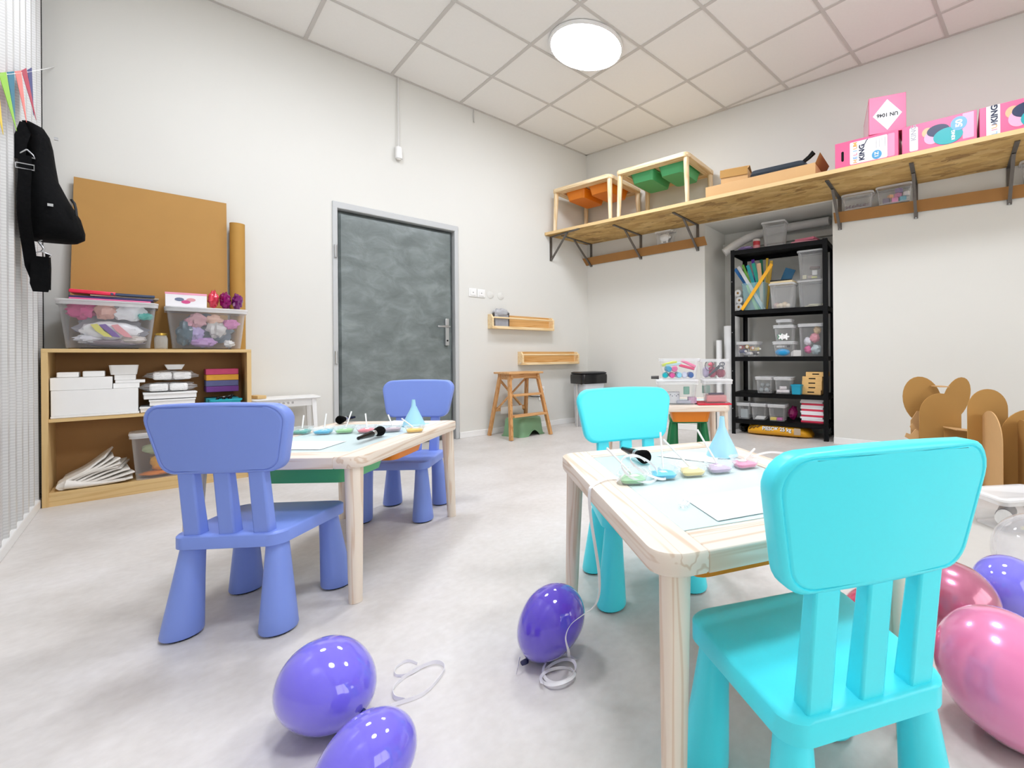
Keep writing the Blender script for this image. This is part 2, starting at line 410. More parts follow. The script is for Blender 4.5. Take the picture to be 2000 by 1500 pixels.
# wall fittings
t = thing('light_switch', 'square white light switch nearest the door frame', 'switch', (2.126, YA, 1.405), 0, 'light switches by the door')
MB().box((0, -.005, 0), (.081, .01, .081)).build('plate', W['white'], t, bevel=.003)
rk = MB().box((0, -.012, 0), (.055, .006, .055)).build('rocker', W['white'], t, bevel=.002)
MB().box((0, -.0155, 0), (.009, .001, .009), ry=PI/4).build('mark', C('#8c8c8c'), rk)
dup(t, (2.212, YA, 1.404), 0, 'square white light switch further from the door, left of round blank covers')
s = one('blank_cover', MB().lathe([(.036, 0), (.036, .006), (.03, .009), (0, .01)], R=rot3(0, PI/2)), W['wall'], 'round white blank wall cover right beside the light switches', 'cover', (2.312, YA+.003, 1.398), group='blank wall covers')
dup(s, (2.425, YA+.003, 1.396), 0, 'round white blank wall cover farthest from the light switches')
t = thing('wall_socket', 'white double wall socket beside the wooden step ladder', 'socket', (2.905, YA, .372))
MB().box((0, -.006, 0), (.075, .012, .15)).build('plate', W['white'], t, bevel=.004)
for z in (-.035, .035):
    q = MB().lathe([(.024, 0), (.024, .003), (.02, .003), (.02, .0005), (0, .0005)], (0, -.012, z), R=rot3(0, PI/2)).build('outlet', C('#b8b8b6'), t)
    for x in (-.008, .008): MB().cone((x, -.0122, z), (x, -.0135, z), .003, .003, 8).build('hole', W['black'], q)
t = thing('sensor_box', 'small white box hanging on a cord from the ceiling above the door', 'sensor', (1.457, YA-.028, 2.49))
MB().cone((0, 0, 0), (0, 0, .1), .027, .027, 20).build('housing', W['white'], t, bevel=.003)
MB().cone((0, 0, -.012), (0, 0, 0), .016, .02, 16).build('nozzle', C('#d9d6cf'), t)
MB().tube([(0, 0, .1), (0, .006, .4), (0, .01, .704)], .006).build('cord', C('#dcdad6'), t)
one('cord_stub', MB().tube([(0, 0, 0), (0, .004, .06), (0, .002, .125)], .006), C('#d4d1cb'), 'short white cord stub under the ceiling edge right of the door', 'cord', (2.149, YA-.012, 3.07))

# ------------------------------------------------------------------ children's chairs
def outline(wt, wb, h, r, bow, n=6):
    """rounded trapezoid, top edge bowed up; list of (x,z) with z=0 at the bottom"""
    pts = []
    cs = [(wt/2, h), (-wt/2, h), (-wb/2, 0), (wb/2, 0)]
    for k in range(4):
        p, a, q = Vector(cs[k-1]), Vector(cs[k]), Vector(cs[(k+1) % 4])
        u, w = (p-a).normalized(), (q-a).normalized(); ang = u.angle(w); L = r/math.tan(ang/2)
        s0, s1 = a+u*L, a+w*L
        cen = a+(u+w).normalized()*(r/math.sin(ang/2))
        a0 = math.atan2(s0.y-cen.y, s0.x-cen.x); a1 = math.atan2(s1.y-cen.y, s1.x-cen.x)
        while a1 < a0: a1 += 2*PI
        for i in range(n+1): th = a0+(a1-a0)*i/n; pts.append(Vector((cen.x+r*math.cos(th), cen.y+r*math.sin(th))))
        if k in (0, 2):
            for i in range(1, 8):
                f = i/8; e = pts[-1] if i == 1 else e; 
                if i == 1: base = pts[-1].copy()
                nxt = Vector(cs[(k+1) % 4]); u2 = (Vector(cs[k])-nxt).normalized()
                p2, q2 = Vector(cs[k]), Vector(cs[(k+2) % 4]); w2 = (q2-nxt).normalized(); L2 = r/math.tan(u2.angle(w2)/2)
                pts.append(base.lerp(nxt+u2*L2, f))
    if bow:
        for p in pts: p.y += bow*(p.y/h)*(1-(2*p.x/wt)**2)
    return pts
def make_chair(name, label, m, loc, rz, grp, back=True, cat='chair'):
    t = thing(name, label, cat, loc, rz, grp)
    if back:
        prof = [(-.006, .245), (0, .248), (0, .279), (-.003, .283), (-.009, .285)]
        rings = []
        for ins, z in prof: rings.append(rrect(.315+2*ins, .30+2*ins, .04, 6, z, .19))
        MB().loft(rings).build('seat', m, t)
    else:
        rings = [rrect(.305+2*i, .305+2*i, .06, 6, z) for i, z in ((-.006, .245), (0, .25), (0, .281), (-.003, .285), (-.01, .287))]
        MB().loft(rings).build('seat', m, t)
    if back:
        H, wt, wb, zb = .19, .384, .31, .459
        ol = outline(wt, wb, H, .042, .008)
        cen = Vector((0, H/2))
        def ring(k, y):
            out = []
            for p in ol:
                q = cen+(p-cen)*k if k < .98 else p-(p-cen).normalized()*(1-k)
                z = zb+q.y; out.append(Vector((q.x, y-.016-.15*(q.y)+.4*q.x*q.x, z)))
            return out
        # back face (-y) from centre outwards, edge, then the front face
        seq = [(.02, -.150), (.3, -.150), (.6, -.150), (.9, -.150), (.984, -.150), (.9875, -.1475), (.9895, -.150), (.994, -.150), (.999, -.146), (1., -.141), (1., -.121), (.998, -.115), (.993, -.112), (.9, -.112), (.6, -.112), (.3, -.112), (.02, -.112)]
        MB().loft([ring(k, y) for k, y in seq]).build('backrest', m, t, ang=50)
        for x in (-.093, 0, .093):
            y0, y1 = -.124, -.150; zt = zb+.012
            r = lambda y, z, w, th: [Vector((x*.97+a*w/2, y+c*th/2, z)) for a, c in ((-1, -1), (1, -1), (1, 1), (-1, 1))]
            MB().loft([r(y0, .28, .043, .034), r(y1+.002, zt, .043, .026)]).build('slat', m, t, bevel=.005, seg=2)
    for sx in (-1, 1):
        for sy in (-1, 1):
            tx = (.112 if sy < 0 else .128); ty = .108
            if not back: tx = .115
            bx, by = sx*(tx+.015), sy*(ty+.02)
            n = 24; rings = []
            for z, f, r in ((.006, 0, .0435), (.012, .02, .0455), (.05, .17, .0425), (.15, .58, .034), (.248, 1, .0265)):
                cx, cy_ = bx+(sx*tx-bx)*f, by+(sy*ty-by)*f
                rings.append([Vector((cx+r*math.cos(2*PI*i/n), cy_+r*1.04*math.sin(2*PI*i/n), z)) for i in range(n)])
            lg = MB().loft(rings).build('leg', m, t, ang=60)
            MB().cone((bx, by, 0), (bx, by, .0065), .037, .038, 20).build('foot_pad', W['rubber'], lg)['label'] = 'black foot pad'
    return t
R = math.radians
def H(a): return R(a)-PI/2                                     # facing angle -> rotation of a +y facing thing
ch1 = make_chair('child_chair', 'periwinkle plastic child chair seen from behind, nearest the viewer at the left play table', W['blue'], (.236, 1.842, 0), H(48), 'periwinkle child chairs at the left table')
dup(ch1, (.862, 2.445, 0), H(-135), 'periwinkle plastic child chair facing us, far end of the left play table before the door')
ch2 = make_chair('child_chair', 'turquoise plastic child chair seen from behind, large in the right foreground', W['cyan'], (.768, .327, 0), H(60), 'turquoise child chairs at the right table')
dup(ch2, (1.147, 1.093, 0), H(-116), 'turquoise plastic child chair facing us at the far end of the right play table')
make_chair('child_stool', 'dark green plastic stool with conical legs under the table with clear boxes', W['stoolgreen'], (2.96, 2.27, 0), H(42.5), None, back=False, cat='stool')

# ------------------------------------------------------------------ play tables
def make_table(label, loc, ang, grp=None, zt=.465, panels=True, mats=None, name='play_table'):
    t = thing(name, label, 'table', loc, R(ang), grp)
    L, Wd, th, bw = .82, .577, .038, .085
    mx_, my_, mz_ = mats or (W['pineX'], W['pineY'], W['pineZ'])
    for s in (-1, 1):                                          # long boards with rounded outer corners
        ol = [(-L/2, -s*bw/2), (L/2, -s*bw/2)]; r = .055
        arc = lambda cx, a0, a1: [(cx+r*math.cos(R(a0+(a1-a0)*i/8)), s*(bw/2-r)+s*r*math.sin(R(a0+(a1-a0)*i/8))) for i in range(9)]
        ol += arc(L/2-r, 0, 90)+arc(-L/2+r, 90, 180)
        if s < 0: ol = ol[::-1]
        g = lambda k, z: [Vector((p[0]*(1-k), s*(Wd/2-bw/2)+p[1]*(1-3*k), z)) for p in ol]
        mb = MB(); mb.loft([g(.012, zt-th), g(0, zt-th+.006), g(0, zt-.004), g(.007, zt)])
        mb.build('long_board', mx_, t, ang=50)
    for s in (-1, 1):
        MB().box((s*(L/2-.045), 0, zt-th/2), (.088, Wd-2*bw-.001, th)).build('end_board', my_, t, bevel=.003)
    for sx in (-1, 1):
        for sy in (-1, 1):
            MB().cone((sx*.388, sy*.258, 0), (sx*.372, sy*.246, zt-th+.002), .019, .0265, 20).build('leg', mz_, t)
    if panels:
        for s in (-1, 1):
            MB().box((s*.158, 0, zt-.005), (.313, Wd-2*bw-.004, .007)).build('top_panel', W['tabletop'], t, bevel=.0015)['label'] = 'smooth white top panel'
    else:
        MB().box((0, 0, zt-.005), (.63, Wd-2*bw-.004, .007)).build('top_panel', mx_, t)
    return t
W['tabletop'] = mat('white_table_panel', '#dbeceb', .25, vary=.005)
LT = ((.534, 2.125, 0), 44.5); RT = ((.964, .70, 0), 64.)
make_table('pine play table with white top on the left between the two periwinkle chairs', *LT)
make_table('pine play table with white top in the right foreground between turquoise chairs', *RT)
make_table('pine play table carrying clear storage boxes in front of the black shelf', (2.354, 2.019, 0), 133., panels=True)
shp = (wood('shelf_pine_x', '#efd8b2', '#dcba85', 'X'), wood('shelf_pine_y', '#efd8b2', '#dcba85', 'Y'), wood('shelf_pine_z', '#efd9b4', '#ddbb87', 'Z'))
ZB = 2.153                                                     # top of the high shelf
make_table('small wooden table with orange bins standing on the high shelf in the corner', B(.42, .31, ZB), math.degrees(RB), panels=False, zt=.453, mats=shp)
make_table('small wooden table with green bins standing on the high shelf', B(1.30, .31, ZB), math.degrees(RB), panels=False, zt=.453, mats=shp)
def bin_mesh(m):
    mb = MB(); mb.tub(.268, .375, .098, .86, .003, .008, .03, 0, .008)
    return mb
def bin_at(label, m, center, ang, lx, ly, z, grp=None, src=None):
    a = R(ang); p = Vector(center)+Vector((lx*math.cos(a)-ly*math.sin(a), lx*math.sin(a)+ly*math.cos(a), z))
    if src: return dup(src, p, a, label)
    return one('storage_bin', bin_mesh(m), m, label, 'bin', p, a, grp)
zb = .465-.114
g1 = bin_at('green plastic bin hanging under the near end of the left play table', W['green'], *LT, -.165, 0, zb)
bin_at('orange plastic bin hanging under the far end of the left play table', W['orange'], *LT, .165, 0, zb)
bin_at('orange plastic bin hanging under the near end of the right play table', W['orange'], *RT, -.165, 0, zb)
bin_at('orange plastic bin hanging under the table with clear storage boxes', W['orange'], (2.354, 2.019, 0), 133, -.175, 0, zb-.004)
ra = math.degrees(RB); zs = ZB+.453-.114
for s, cc, m in ((.42, 'orange', W['orange']), (1.30, 'green', W['green'])):
    bin_at(f'{cc} plastic bin on the left under the small table on the high shelf', m, B(s, .31, 0), ra, -.165, 0, zs)
    bin_at(f'{cc} plastic bin on the right under the small table on the high shelf', m, B(s, .31, 0), ra, .165, 0, zs)
# ------------------------------------------------------------------ helpers for small goods
def rod(p, q, r, m, **k): return MB().cone(p, q, r, r, 12)
def storage(label, loc, rz, w, d, h, lid=True, m=None, grp=None, tap=.86, latch=None, name='storage_box', foot=None, catg='box'):
    """clear plastic box: tub, snap lid"""
    t = thing(name, label, catg, loc, rz, grp); m = m or W['clear']
    MB().tub(w, d, h, tap, .002, .012, .03 if w > .2 else .018, .004 if foot else 0.).build('tub', m, t)
    g = lambda a, z: rrect(w+a, d+a, .03 if w > .2 else .018, 4, z)
    MB().loft([g(.0124, h-.016), g(.0134, h-.016), g(.0134, h+.0004), g(-.006, h+.0004), g(-.006, h-.002), g(.0124, h-.002)], (False, False)).build('rim', W['rim'], t)
    if lid:
        g = lambda a, z: rrect(w+a, d+a, .03 if w > .2 else .018, 4, z)
        MB().loft([g(.014, h+.0005), g(.018, h+.003), g(.018, h+.010), g(.008, h+.013), g(-.03, h+.0135), g(-.04, h+.009)]).build('lid', W['rim'] if m is W['clear'] else m, t)
    if foot: MB().box((0, 0, .002), (w*.6, d*tap*.98, .003)).build('base_pad', W['black'], t)
    return t
def packet(label, col, loc, r, seed, rz=0., cat='packet', name='wrapped_toy', grp=None, amp=.35, rough=.25):
    mb = MB().ball((0, 0, 0), r, 20, 14, amp=amp, seed=seed, fr=2.4)
    zmin = min(v.z for v in mb.v); mb.move(Matrix.Translation((0, 0, -zmin)))
    return one(name, mb, C(col, rough), label, cat, loc, rz, grp)
def fblock(name, label, cat, m, loc, rz, sz, grp=None, bev=.002, **k):
    return one(name, MB().box((0, 0, sz[2]/2), sz), m, label, cat, loc, rz, grp, bevel=bev, **k)

# ------------------------------------------------------------------ bookcase at the left
BX, BY0, BY1, BT = .03, 3.945, 4.238, .836
t = thing('bookcase', 'low open pale wood bookcase in the left corner', 'bookcase', (BX, 0, 0))
w2 = .418
for s in (-1, 1): MB().b2((s*w2, BY0, 0), (s*(w2-.022), BY1, BT-.02)).build('side_panel', W['birchZ'], t, bevel=.001)
MB().b2((-w2, BY0, BT-.02), (w2, BY1, BT)).build('top_board', W['birch'], t, bevel=.001)
MB().b2((-w2+.022, BY0+.008, .444), (w2-.022, BY1-.006, .462)).build('shelf', W['birch'], t, bevel=.001)
MB().b2((-w2+.022, BY0+.004, .052), (w2-.022, BY1-.006, .072)).build('bottom_board', W['birch'], t, bevel=.001)
MB().b2((-w2+.022, BY0+.004, 0), (w2-.022, BY0+.022, .052)).build('plinth', W['birch'], t)
MB().b2((-w2+.022, BY1-.006, .072), (w2-.022, BY1, BT-.02)).build('back_panel', mat('bookcase_back', '#a87b45', .6), t)

# cardboard sheet and roll behind the boxes, on top
one('cardboard_sheet', MB().loft([[Vector((-.345, -.045, 0)), Vector((.325, -.045, 0)), Vector((.325, -.04, 0)), Vector((-.345, -.04, 0))], [Vector((-.325, 0, .998)), Vector((.325, 0, 1.0)), Vector((.325, .005, 1.0)), Vector((-.325, .005, .998))]]), W['card'],
    'large brown cardboard sheet leaning on the wall behind the boxes', 'cardboard', (.03, 4.215, BT+.001))
mb = MB().lathe([(.040, 0), (.040, .865), (.034, .865), (.034, 0.003), (.02, .002)], n=28)
one('cardboard_roll', mb, mat('rolled_card', '#b98a3e', .7), 'brown cardboard roll standing right of the big cardboard sheet', 'roll', (.407, 4.189, BT+.001))
# left big clear box and its contents
storage('clear storage box full of wrapped toys on the left top of the bookcase', (-.155, 4.055, BT+.001), 0, .36, .235, .255, foot=1)
packet('crumpled magenta foil packet in the left clear box on the bookcase', '#c43f80', (-.258, 4.0, BT+.16), (.052, .026, .046), 3, amp=.5)
packet('pinkish doll face packet in the left clear box on the bookcase', '#d9a79a', (-.17, 4.0, BT+.165), (.042, .03, .05), 5)
packet('white crumpled wrapper in the left clear box on the bookcase', '#e8eaee', (-.085, 4.0, BT+.16), (.06, .03, .045), 8, amp=.5)
t = thing('toy_bag', 'white bag with yellow, purple and pink stripes in the left clear box', 'bag', (-.15, 4.005, BT+.06))
MB().ball((0, 0, .045), (.118, .03, .05), 24, 14, amp=.2, seed=4).build('pouch', C('#e9e9ec', .3), t)
for k, (c, x0) in enumerate((('#d8d25e', -.045), ('#6f4a9d', -.015), ('#e0949a', .03))):
    o = [(-.03, .075), (-.005, .08), (.035, .03), (.05, .005), (.02, .01), (-.01, .04)]
    MB().prism([(x0+a, b) for a, b in o][::-1], -.038, -.030).build('stripe', C(c, .35), t)
packet('teal corner of a packet in the left clear box on the bookcase', '#22b3a6', (-.02, 4.0, BT+.17), (.035, .03, .02), 9, amp=.4)
packet('mauve crinkled wrapper at the bottom of the left clear box', '#b5a3ae', (-.15, 4.05, BT+.012), (.115, .07, .022), 11, amp=.4)
packet('heap of pale grey wrapped toys at the back of the left clear box', '#b9b6c2', (-.15, 4.095, BT+.03), (.13, .04, .085), 13, amp=.35)
packet('pale beige packet at the lower right of the left clear box', '#c9bfb8', (-.07, 4.0, BT+.03), (.055, .025, .022), 14, amp=.4)
packet('silver crumpled packet at the lower left of the left clear box', '#d3d2d8', (-.235, 4.0, BT+.03), (.05, .025, .022), 15, amp=.45)
# stack on its lid
zt = BT+.27
fblock('gift_bag', 'flat pink packet lying lowest on the left clear box lid', 'packet', C('#e66a9b', .3), (-.15, 4.05, zt+.001), .03, (.30, .19, .008))
fblock('gift_bag', 'flat navy and beige packet in the stack on the left clear box', 'packet', C('#3a3566', .3), (-.14, 4.055, zt+.010), -.04, (.31, .18, .012))
fblock('gift_bag', 'flat beige patterned packet on the left clear box stack', 'packet', C('#a8977f', .4), (-.10, 4.06, zt+.023), .06, (.26, .18, .008))
fblock('gift_bag', 'dark blue packet at the right of the left clear box stack', 'packet', C('#1d3355', .3), (-.07, 4.04, zt+.032), .05, (.17, .16, .014))
one('gift_bag', MB().box((0, 0, .011), (.17, .16, .02), ry=.04), C('#ee2f52', .3), 'bright red packet on top of the left clear box stack', 'packet', (-.21, 4.04, zt+.0325), -.05, bevel=.006)
# right big clear box
storage('clear storage box full of soft toys on the right top of the bookcase', (.245, 4.042, BT+.001), 0, .36, .19, .245, foot=1)
for k, (lb, c, x, y, z, r, am) in enumerate((
        ('dusty pink doll head bundle in the right clear box', '#cf9fa6', .20, 3.985, .13, (.055, .03, .042), .4),
        ('lilac folded wrapper in the right clear box', '#a898c4', .19, 3.98, .05, (.045, .025, .045), .45),
        ('dark slate bag at the left of the right clear box', '#4d646f', .145, 4.0, .02, (.045, .05, .075), .4),
        ('pale grey paper wad in the right clear box', '#c9c6c4', .285, 3.98, .07, (.05, .028, .05), .5),
        ('peach packet near the lid of the right clear box', '#e2b9a5', .275, 4.0, .16, (.05, .03, .03), .4),
        ('pink and blue cracker at the right side of the right clear box', '#d27fb6', .355, 3.99, .13, (.045, .025, .03), .4),
        ('violet crinkled packet at the bottom of the right clear box', '#b58cc0', .225, 3.98, .012, (.07, .028, .03), .4),
        ('white scrap at the bottom right of the right clear box', '#e4e2df', .345, 3.985, .012, (.03, .02, .022), .5))):
    packet(lb, c, (x, 4.005 if y < 4 else y+.01, BT+z), (r[0]*.85, r[1], r[2]), 20+k, amp=am)
packet('heap of slate blue wrapped toys at the back of the right clear box', '#7d8a99', (.24, 4.085, BT+.01), (.125, .03, .095), 16, amp=.35)
packet('rosy packet at the upper left of the right clear box', '#c98c9c', (.165, 4.005, BT+.125), (.03, .025, .03), 17, amp=.4)
t = thing('toy_carton', 'white and pink carton with three coloured shapes on the right clear box', 'carton', (.155, 4.05, BT+.26), -.06)
MB().box((0, 0, .042), (.18, .155, .084)).build('box', C('#f1eef0', .4), t, bevel=.002)
MB().box((0, 0, .0795), (.1815, .1565, .012)).build('edge_band', C('#f2a5bd', .4), t)
for (x, z, c) in ((-.03, .044, '#6f7892'), (.02, .044, '#e2a0a8'), (-.002, .03, '#d8508c')):
    MB().prism([(x+.017*math.cos(a)*1.2, z+.011*math.sin(a)) for a in [2*PI*i/12 for i in range(12)]], -.0787, -.077).build('printed_shape', C(c, .4), t)
for k, (lb, c, x, r) in enumerate((('coral tinsel bundle beside the pink carton on the right clear box', '#e0465c', .278, (.03, .04, .05)), ('dark magenta tinsel bundle between the coral and plum ones', '#8d1164', .325, (.034, .04, .05)), ('plum tinsel bundle at the right end of the right clear box', '#7d2a70', .375, (.033, .04, .048)))):
    packet(lb, c, (x-.004+.008*k, 4.02, BT+.259), (r[0]*.8, r[1], r[2]), 40+k, amp=.5, rough=.12, name='tinsel_bundle', cat='tinsel')
t = thing('glass_jar', 'small glass jar with a brass lid between the two clear boxes', 'jar', (.043, 3.985, BT+.001))
MB().lathe([(.026, 0), (.028, .004), (.029, .06), (.024, .078), (.024, .085), (.022, .085), (.022, .078), (.027, .06), (.026, .006), (0, .004)], n=20).build('glass', clear('jar_glass', '#e8e4da', .22, .05), t)
MB().cone((0, 0, .080), (0, 0, .094), .026, .026, 20).build('lid', C('#c9a44a', .3, metal=.8), t, bevel=.002)

# upper compartment
z0 = .4625
fy = 4.075
fblock('foam_sheet', 'thin white foam sheets lowest in the left pile in the bookcase', 'foam', W['foam'], (-.203, fy, z0+.0005), 0, (.315, .23, .012))
fblock('foam_block', 'large white foam box in the upper bookcase compartment', 'foam', W['foam'], (-.205, fy+.005, z0+.013), 0, (.31, .22, .135))
fblock('foam_block', 'white foam box upon the large one at the left', 'foam', W['foam'], (-.255, fy, z0+.149), 0, (.215, .2, .068))
fblock('foam_block', 'small white foam cube at far left on top of the foam boxes', 'foam', W['foam'], (-.305, fy-.03, z0+.218), 0, (.075, .1, .028), bev=.004)
fblock('foam_block', 'small white foam cube right of the far left one', 'foam', W['foam'], (-.215, fy-.03, z0+.218), 0, (.078, .1, .032), bev=.004)
fblock('foam_block', 'short white foam block right of the left foam box', 'foam', W['foam'], (-.095, fy, z0+.149), 0, (.10, .16, .028))
fblock('foam_block', 'wide white foam slab in the middle of the foam pile', 'foam', W['foam'], (-.08, fy, z0+.178), 0, (.115, .15, .016))
fblock('foam_block', 'white foam block under the tilted foam cup', 'foam', W['foam'], (-.1, fy, z0+.195), 0, (.082, .12, .03))
one('foam_tray', MB().loft([rrect(.10, .10, .012, 4, 0), rrect(.114, .114, .014, 4, .055), rrect(.10, .10, .012, 4, .056), rrect(.088, .088, .01, 4, .01)]), W['foam'], 'white foam tray topmost on the foam pile under the bookcase top', 'tray', (-.105, fy-.01, z0+.226))
for k, (lb, x, w, z, h) in enumerate((('lowest white carton lid in the middle stack of the bookcase', .065, .21, 0, .035), ('second white carton from below in the middle bookcase stack', .09, .19, .036, .038), ('top white carton in the middle bookcase stack under plastic bags', .08, .22, .0755, .04))):
    t = thing('flat_carton', lb, 'carton', (x, fy, z0+z), .02*(k-1), 'flat white cartons in the bookcase')
    MB().box((0, 0, h/2), (w, .2, h-.004)).build('box', W['paper'], t, bevel=.002)
    MB().box((0, -.004, h-.006), (w+.006, .204, .009)).build('lid', W['paper'], t, bevel=.001)
for k, (lb, x, z, rx) in enumerate((('clear bag of white sheets lying on the carton stack', .075, .117, .095), ('upper clear bag of white sheets in the bookcase', .09, .186, .085))):
    t = thing('plastic_bag', lb, 'bag', (x, fy, z0+z), 0, 'clear bags in the bookcase')
    for sx in (-.042, .042): MB().box((sx, 0, .026), (.078, .13, .045)).build('white_pad', W['paper'], t, bevel=.01)
    MB().ball((0, 0, .028), (rx+.03, .09, .030), 24, 14, amp=.22, seed=60+k, fr=4).build('wrap', W['wrap'], t)
one('foam_tray', MB().loft([rrect(.06, .08, .006, 3, 0), rrect(.088, .1, .008, 3, .03), rrect(.08, .09, .008, 3, .03), rrect(.056, .07, .006, 3, .004)]), W['foam'], 'small white foam tray above the clear bags in the bookcase', 'tray', (.10, fy, z0+.25))
for k, (c, nm) in enumerate((('#2b8a95', 'teal'), ('#6b3b82', 'purple'), ('#5c5f86', 'slate blue'), ('#e0a23c', 'amber'), ('#cf5078', 'raspberry'))):
    z = z0+.062+k*.0375 if k else z0+.001
    h = .0365 if k else .06
    fblock('felt_stack', f'{nm} felt sheets in the coloured stack at the right of the bookcase', 'felt', C(c, .9, vary=.12, scale=40), (.315, fy+.03, z), .015*(k % 2), (.155, .15, h), bev=.003)
t = thing('craft_tray', 'teal open tray in front of the coloured felt stack', 'tray', (.325, 3.985, z0+.001))
MB().tub(.15, .07, .055, .86, .003, .006, .01).build('tray', C('#1aa6b4', .4), t)
for k in range(3): one('craft_clip', MB().tube([(-.04+.02*k, -.01, .01), (-.02+.02*k, 0, .06), (.03, .005, .062+.006*k)], .008), W['blackgloss'], ('black clip leaning leftmost in the teal craft tray', 'black clip in the middle of the teal craft tray', 'black clip lying rightmost across the teal craft tray')[k], 'clip', (.31+.01*k, 3.985, z0+.005), 0, 'black clips in the teal tray')
# lower compartment: folded fabric and a clear box with yellow things
z0 = .0725
mbs = MB(); folds = []
for k in range(9):
    th = R(4+k*4.2); n = 14; L = .255-.006*k
    pts = []
    for i in range(n+1):
        f = i/n; x = L*f*math.cos(th); z = .012+L*f*math.sin(th)+.006*math.sin(f*6+k)
        pts.append(Vector((-.13+x, -.02+.002*k+.01*math.sin(f*5+k*1.3), z+.003*k)))
    mbs.strip(pts, .19, .0045, lambda f: Vector((0, 1, .06)))
mbs.tube([(-.125, -.115, .022), (-.13, 0, .024), (-.12, .08, .024)], .020, 12)
mbs.tube([(-.115, -.11, .03), (-.06, -.11, .018), (.02, -.112, .014), (.1, -.11, .016)], [.026, .017, .012, .008], 10)
one('folded_fabric', mbs, mat('white_interfacing', '#ece7df', .9, vary=.03, bump=.1), 'folded white fabric fanned out in the lower bookcase compartment', 'fabric', (-.2, 4.085, z0+.001))
storage('clear box with yellow and green things in the lower bookcase compartment', (.055, 4.05, z0), 0, .27, .2, .26)
for k, (lb, c, x, z, r) in enumerate((('large yellow balloon ball in the lower bookcase box', '#f0ac22', .02, .03, (.055, .05, .055)), ('yellow crumpled bundle behind the chair in the lower bookcase box', '#e8b43a', .10, .02, (.05, .05, .05)), ('pale green folded cloth in the lower bookcase box', '#a9b78a', -.005, .135, (.06, .06, .03)), ('orange scrap at the bottom of the lower bookcase box', '#e5862c', .0, .005, (.08, .06, .014)))):
    packet(lb, c, (x+.03, 4.03, z0+z+.003), r, 70+k, amp=.3, rough=.4)

# white side table between bookcase and door
t = thing('side_table', 'small white side table with thin legs between bookcase and door', 'table', (.64, 4.08, 0))
MB().loft([rrect(.375, .24, .02, 4, .488), rrect(.385, .25, .02, 4, .493), rrect(.385, .25, .02, 4, .503)]).build('top', W['white'], t, bevel=.002)
for s in (-1, 1): MB().b2((-.15, s*.092-.008, .44), (.15, s*.092+.008, .488)).build('apron', W['white'], t)
for s in (-1, 1):
    for q in (-1, 1): MB().loft([[Vector((s*.172+p.x, q*.105+p.y, 0)) for p in rrect(.02, .02, .004, 2)], [Vector((s*.152+p.x, q*.095+p.y, .488)) for p in rrect(.028, .028, .004, 2)]]).build('leg', W['white'], t)
for k in range(4): MB().box((-.045+.025*k, -.1004, .466), (.014, .001, .012), ry=.5*k).build('printed_mark', C('#bdbab8'), t)
one('wooden_tray_edge', MB().box((0, 0, .012), (.05, .12, .022)), W['birch'], 'small wooden block on the left end of the white side table', 'block', (.487, 4.03, .504), .3, bevel=.002)

# ------------------------------------------------------------------ left wall: bunting and bag
t = thing('bunting', 'string of coloured pennants across the ribbed left wall', 'bunting', (-.365, 0, 0))
zf = lambda y: 1.836+.4475*(y-2.873)
MB().tube([(.0, y, zf(y)-.012*math.sin((y-2.2)*1.5)) for y in [2.2+.2*i for i in range(10)]]+[(.0, 4.249, zf(4.25))], .0018, 5).build('string', W['white'], t)
for k, (c, lb) in enumerate((('#e8c63a', 'yellow pennant'), ('#8fc43a', 'lime pennant'), ('#14718c', 'teal pennant'), ('#f07f78', 'coral pennant'), ('#b3304c', 'crimson pennant'), ('#3a3f7d', 'navy pennant'), )):
    ya = (2.67, 2.82, 2.97, 3.12, 3.26, 3.40)[k]; za, zb_ = zf(ya)-.003, zf(ya+.13)-.003
    q = .012*math.sin(k*2.1)
    A3 = [Vector((0, ya, za)), Vector((0, ya+(.13 if k < 4 else .11), zb_)), Vector((.02+q, ya+.065, (za+zb_)/2-.205))]
    MB().loft([[p+Vector((-.0007, 0, 0)) for p in A3], [p+Vector((.0007, 0, 0)) for p in A3]]).build('pennant', C(c, .5), t)['label'] = lb
t = thing('sling_bag', 'black sling bag hanging on the ribbed left wall', 'bag', (-.4, 3.45, 0))
prof = [(1.320, .060, .060, .03), (1.327, .075, .082, .07), (1.345, .088, .09, .09), (1.38, .092, .088, .105), (1.44, .085, .082, .105), (1.52, .068, .064, .09), (1.60, .055, .048, .075), (1.68, .05, .042, .06), (1.75, .05, .036, .05), (1.80, .046, .032, .045), (1.835, .036, .026, .035), (1.852, .016, .014, .02)]
rings = []
for z, c, rx, ry in prof:
    rings.append([Vector((.012+c+rx*math.cos(2*PI*i/24)+.004*noise.noise(Vector((i*.8, z*30, 1))), ry*math.sin(2*PI*i/24)+.004*noise.noise(Vector((i*.9, z*25, 4))), z)) for i in range(24)])
MB().loft(rings).build('body', W['fabric'], t, ang=70)
MB().tube([(.155, -.05, 1.52), (.165, -.07, 1.50), (.17, -.085, 1.47), (.172, -.085, 1.44)], .005).build('pocket_zip', W['rubber'], t)
MB().box((.10, -.107, 1.47), (.016, .004, .012)).build('zip_pull', W['chrome'], t)
MB().strip([(.03, -.02, 1.84), (.014, -.055, 1.74), (.01, -.075, 1.66)], .04, .0012, lambda f: Vector((1, 0, 0))).build('short_strap', W['fabric'], t)
rg = MB().tube([(.034, -.065, 1.71), (.05, -.067, 1.69), (.056, -.067, 1.675), (.012, -.067, 1.675), (.018, -.067, 1.69), (.034, -.065, 1.71)], .003); rg.build('buckle', W['chrome'], t)
MB().tube([(.008, -.098, 1.636), (.056, -.098, 1.636), (.056, -.098, 1.614), (.008, -.098, 1.614), (.008, -.098, 1.636)], .003).build('slide_ring', W['chrome'], t)
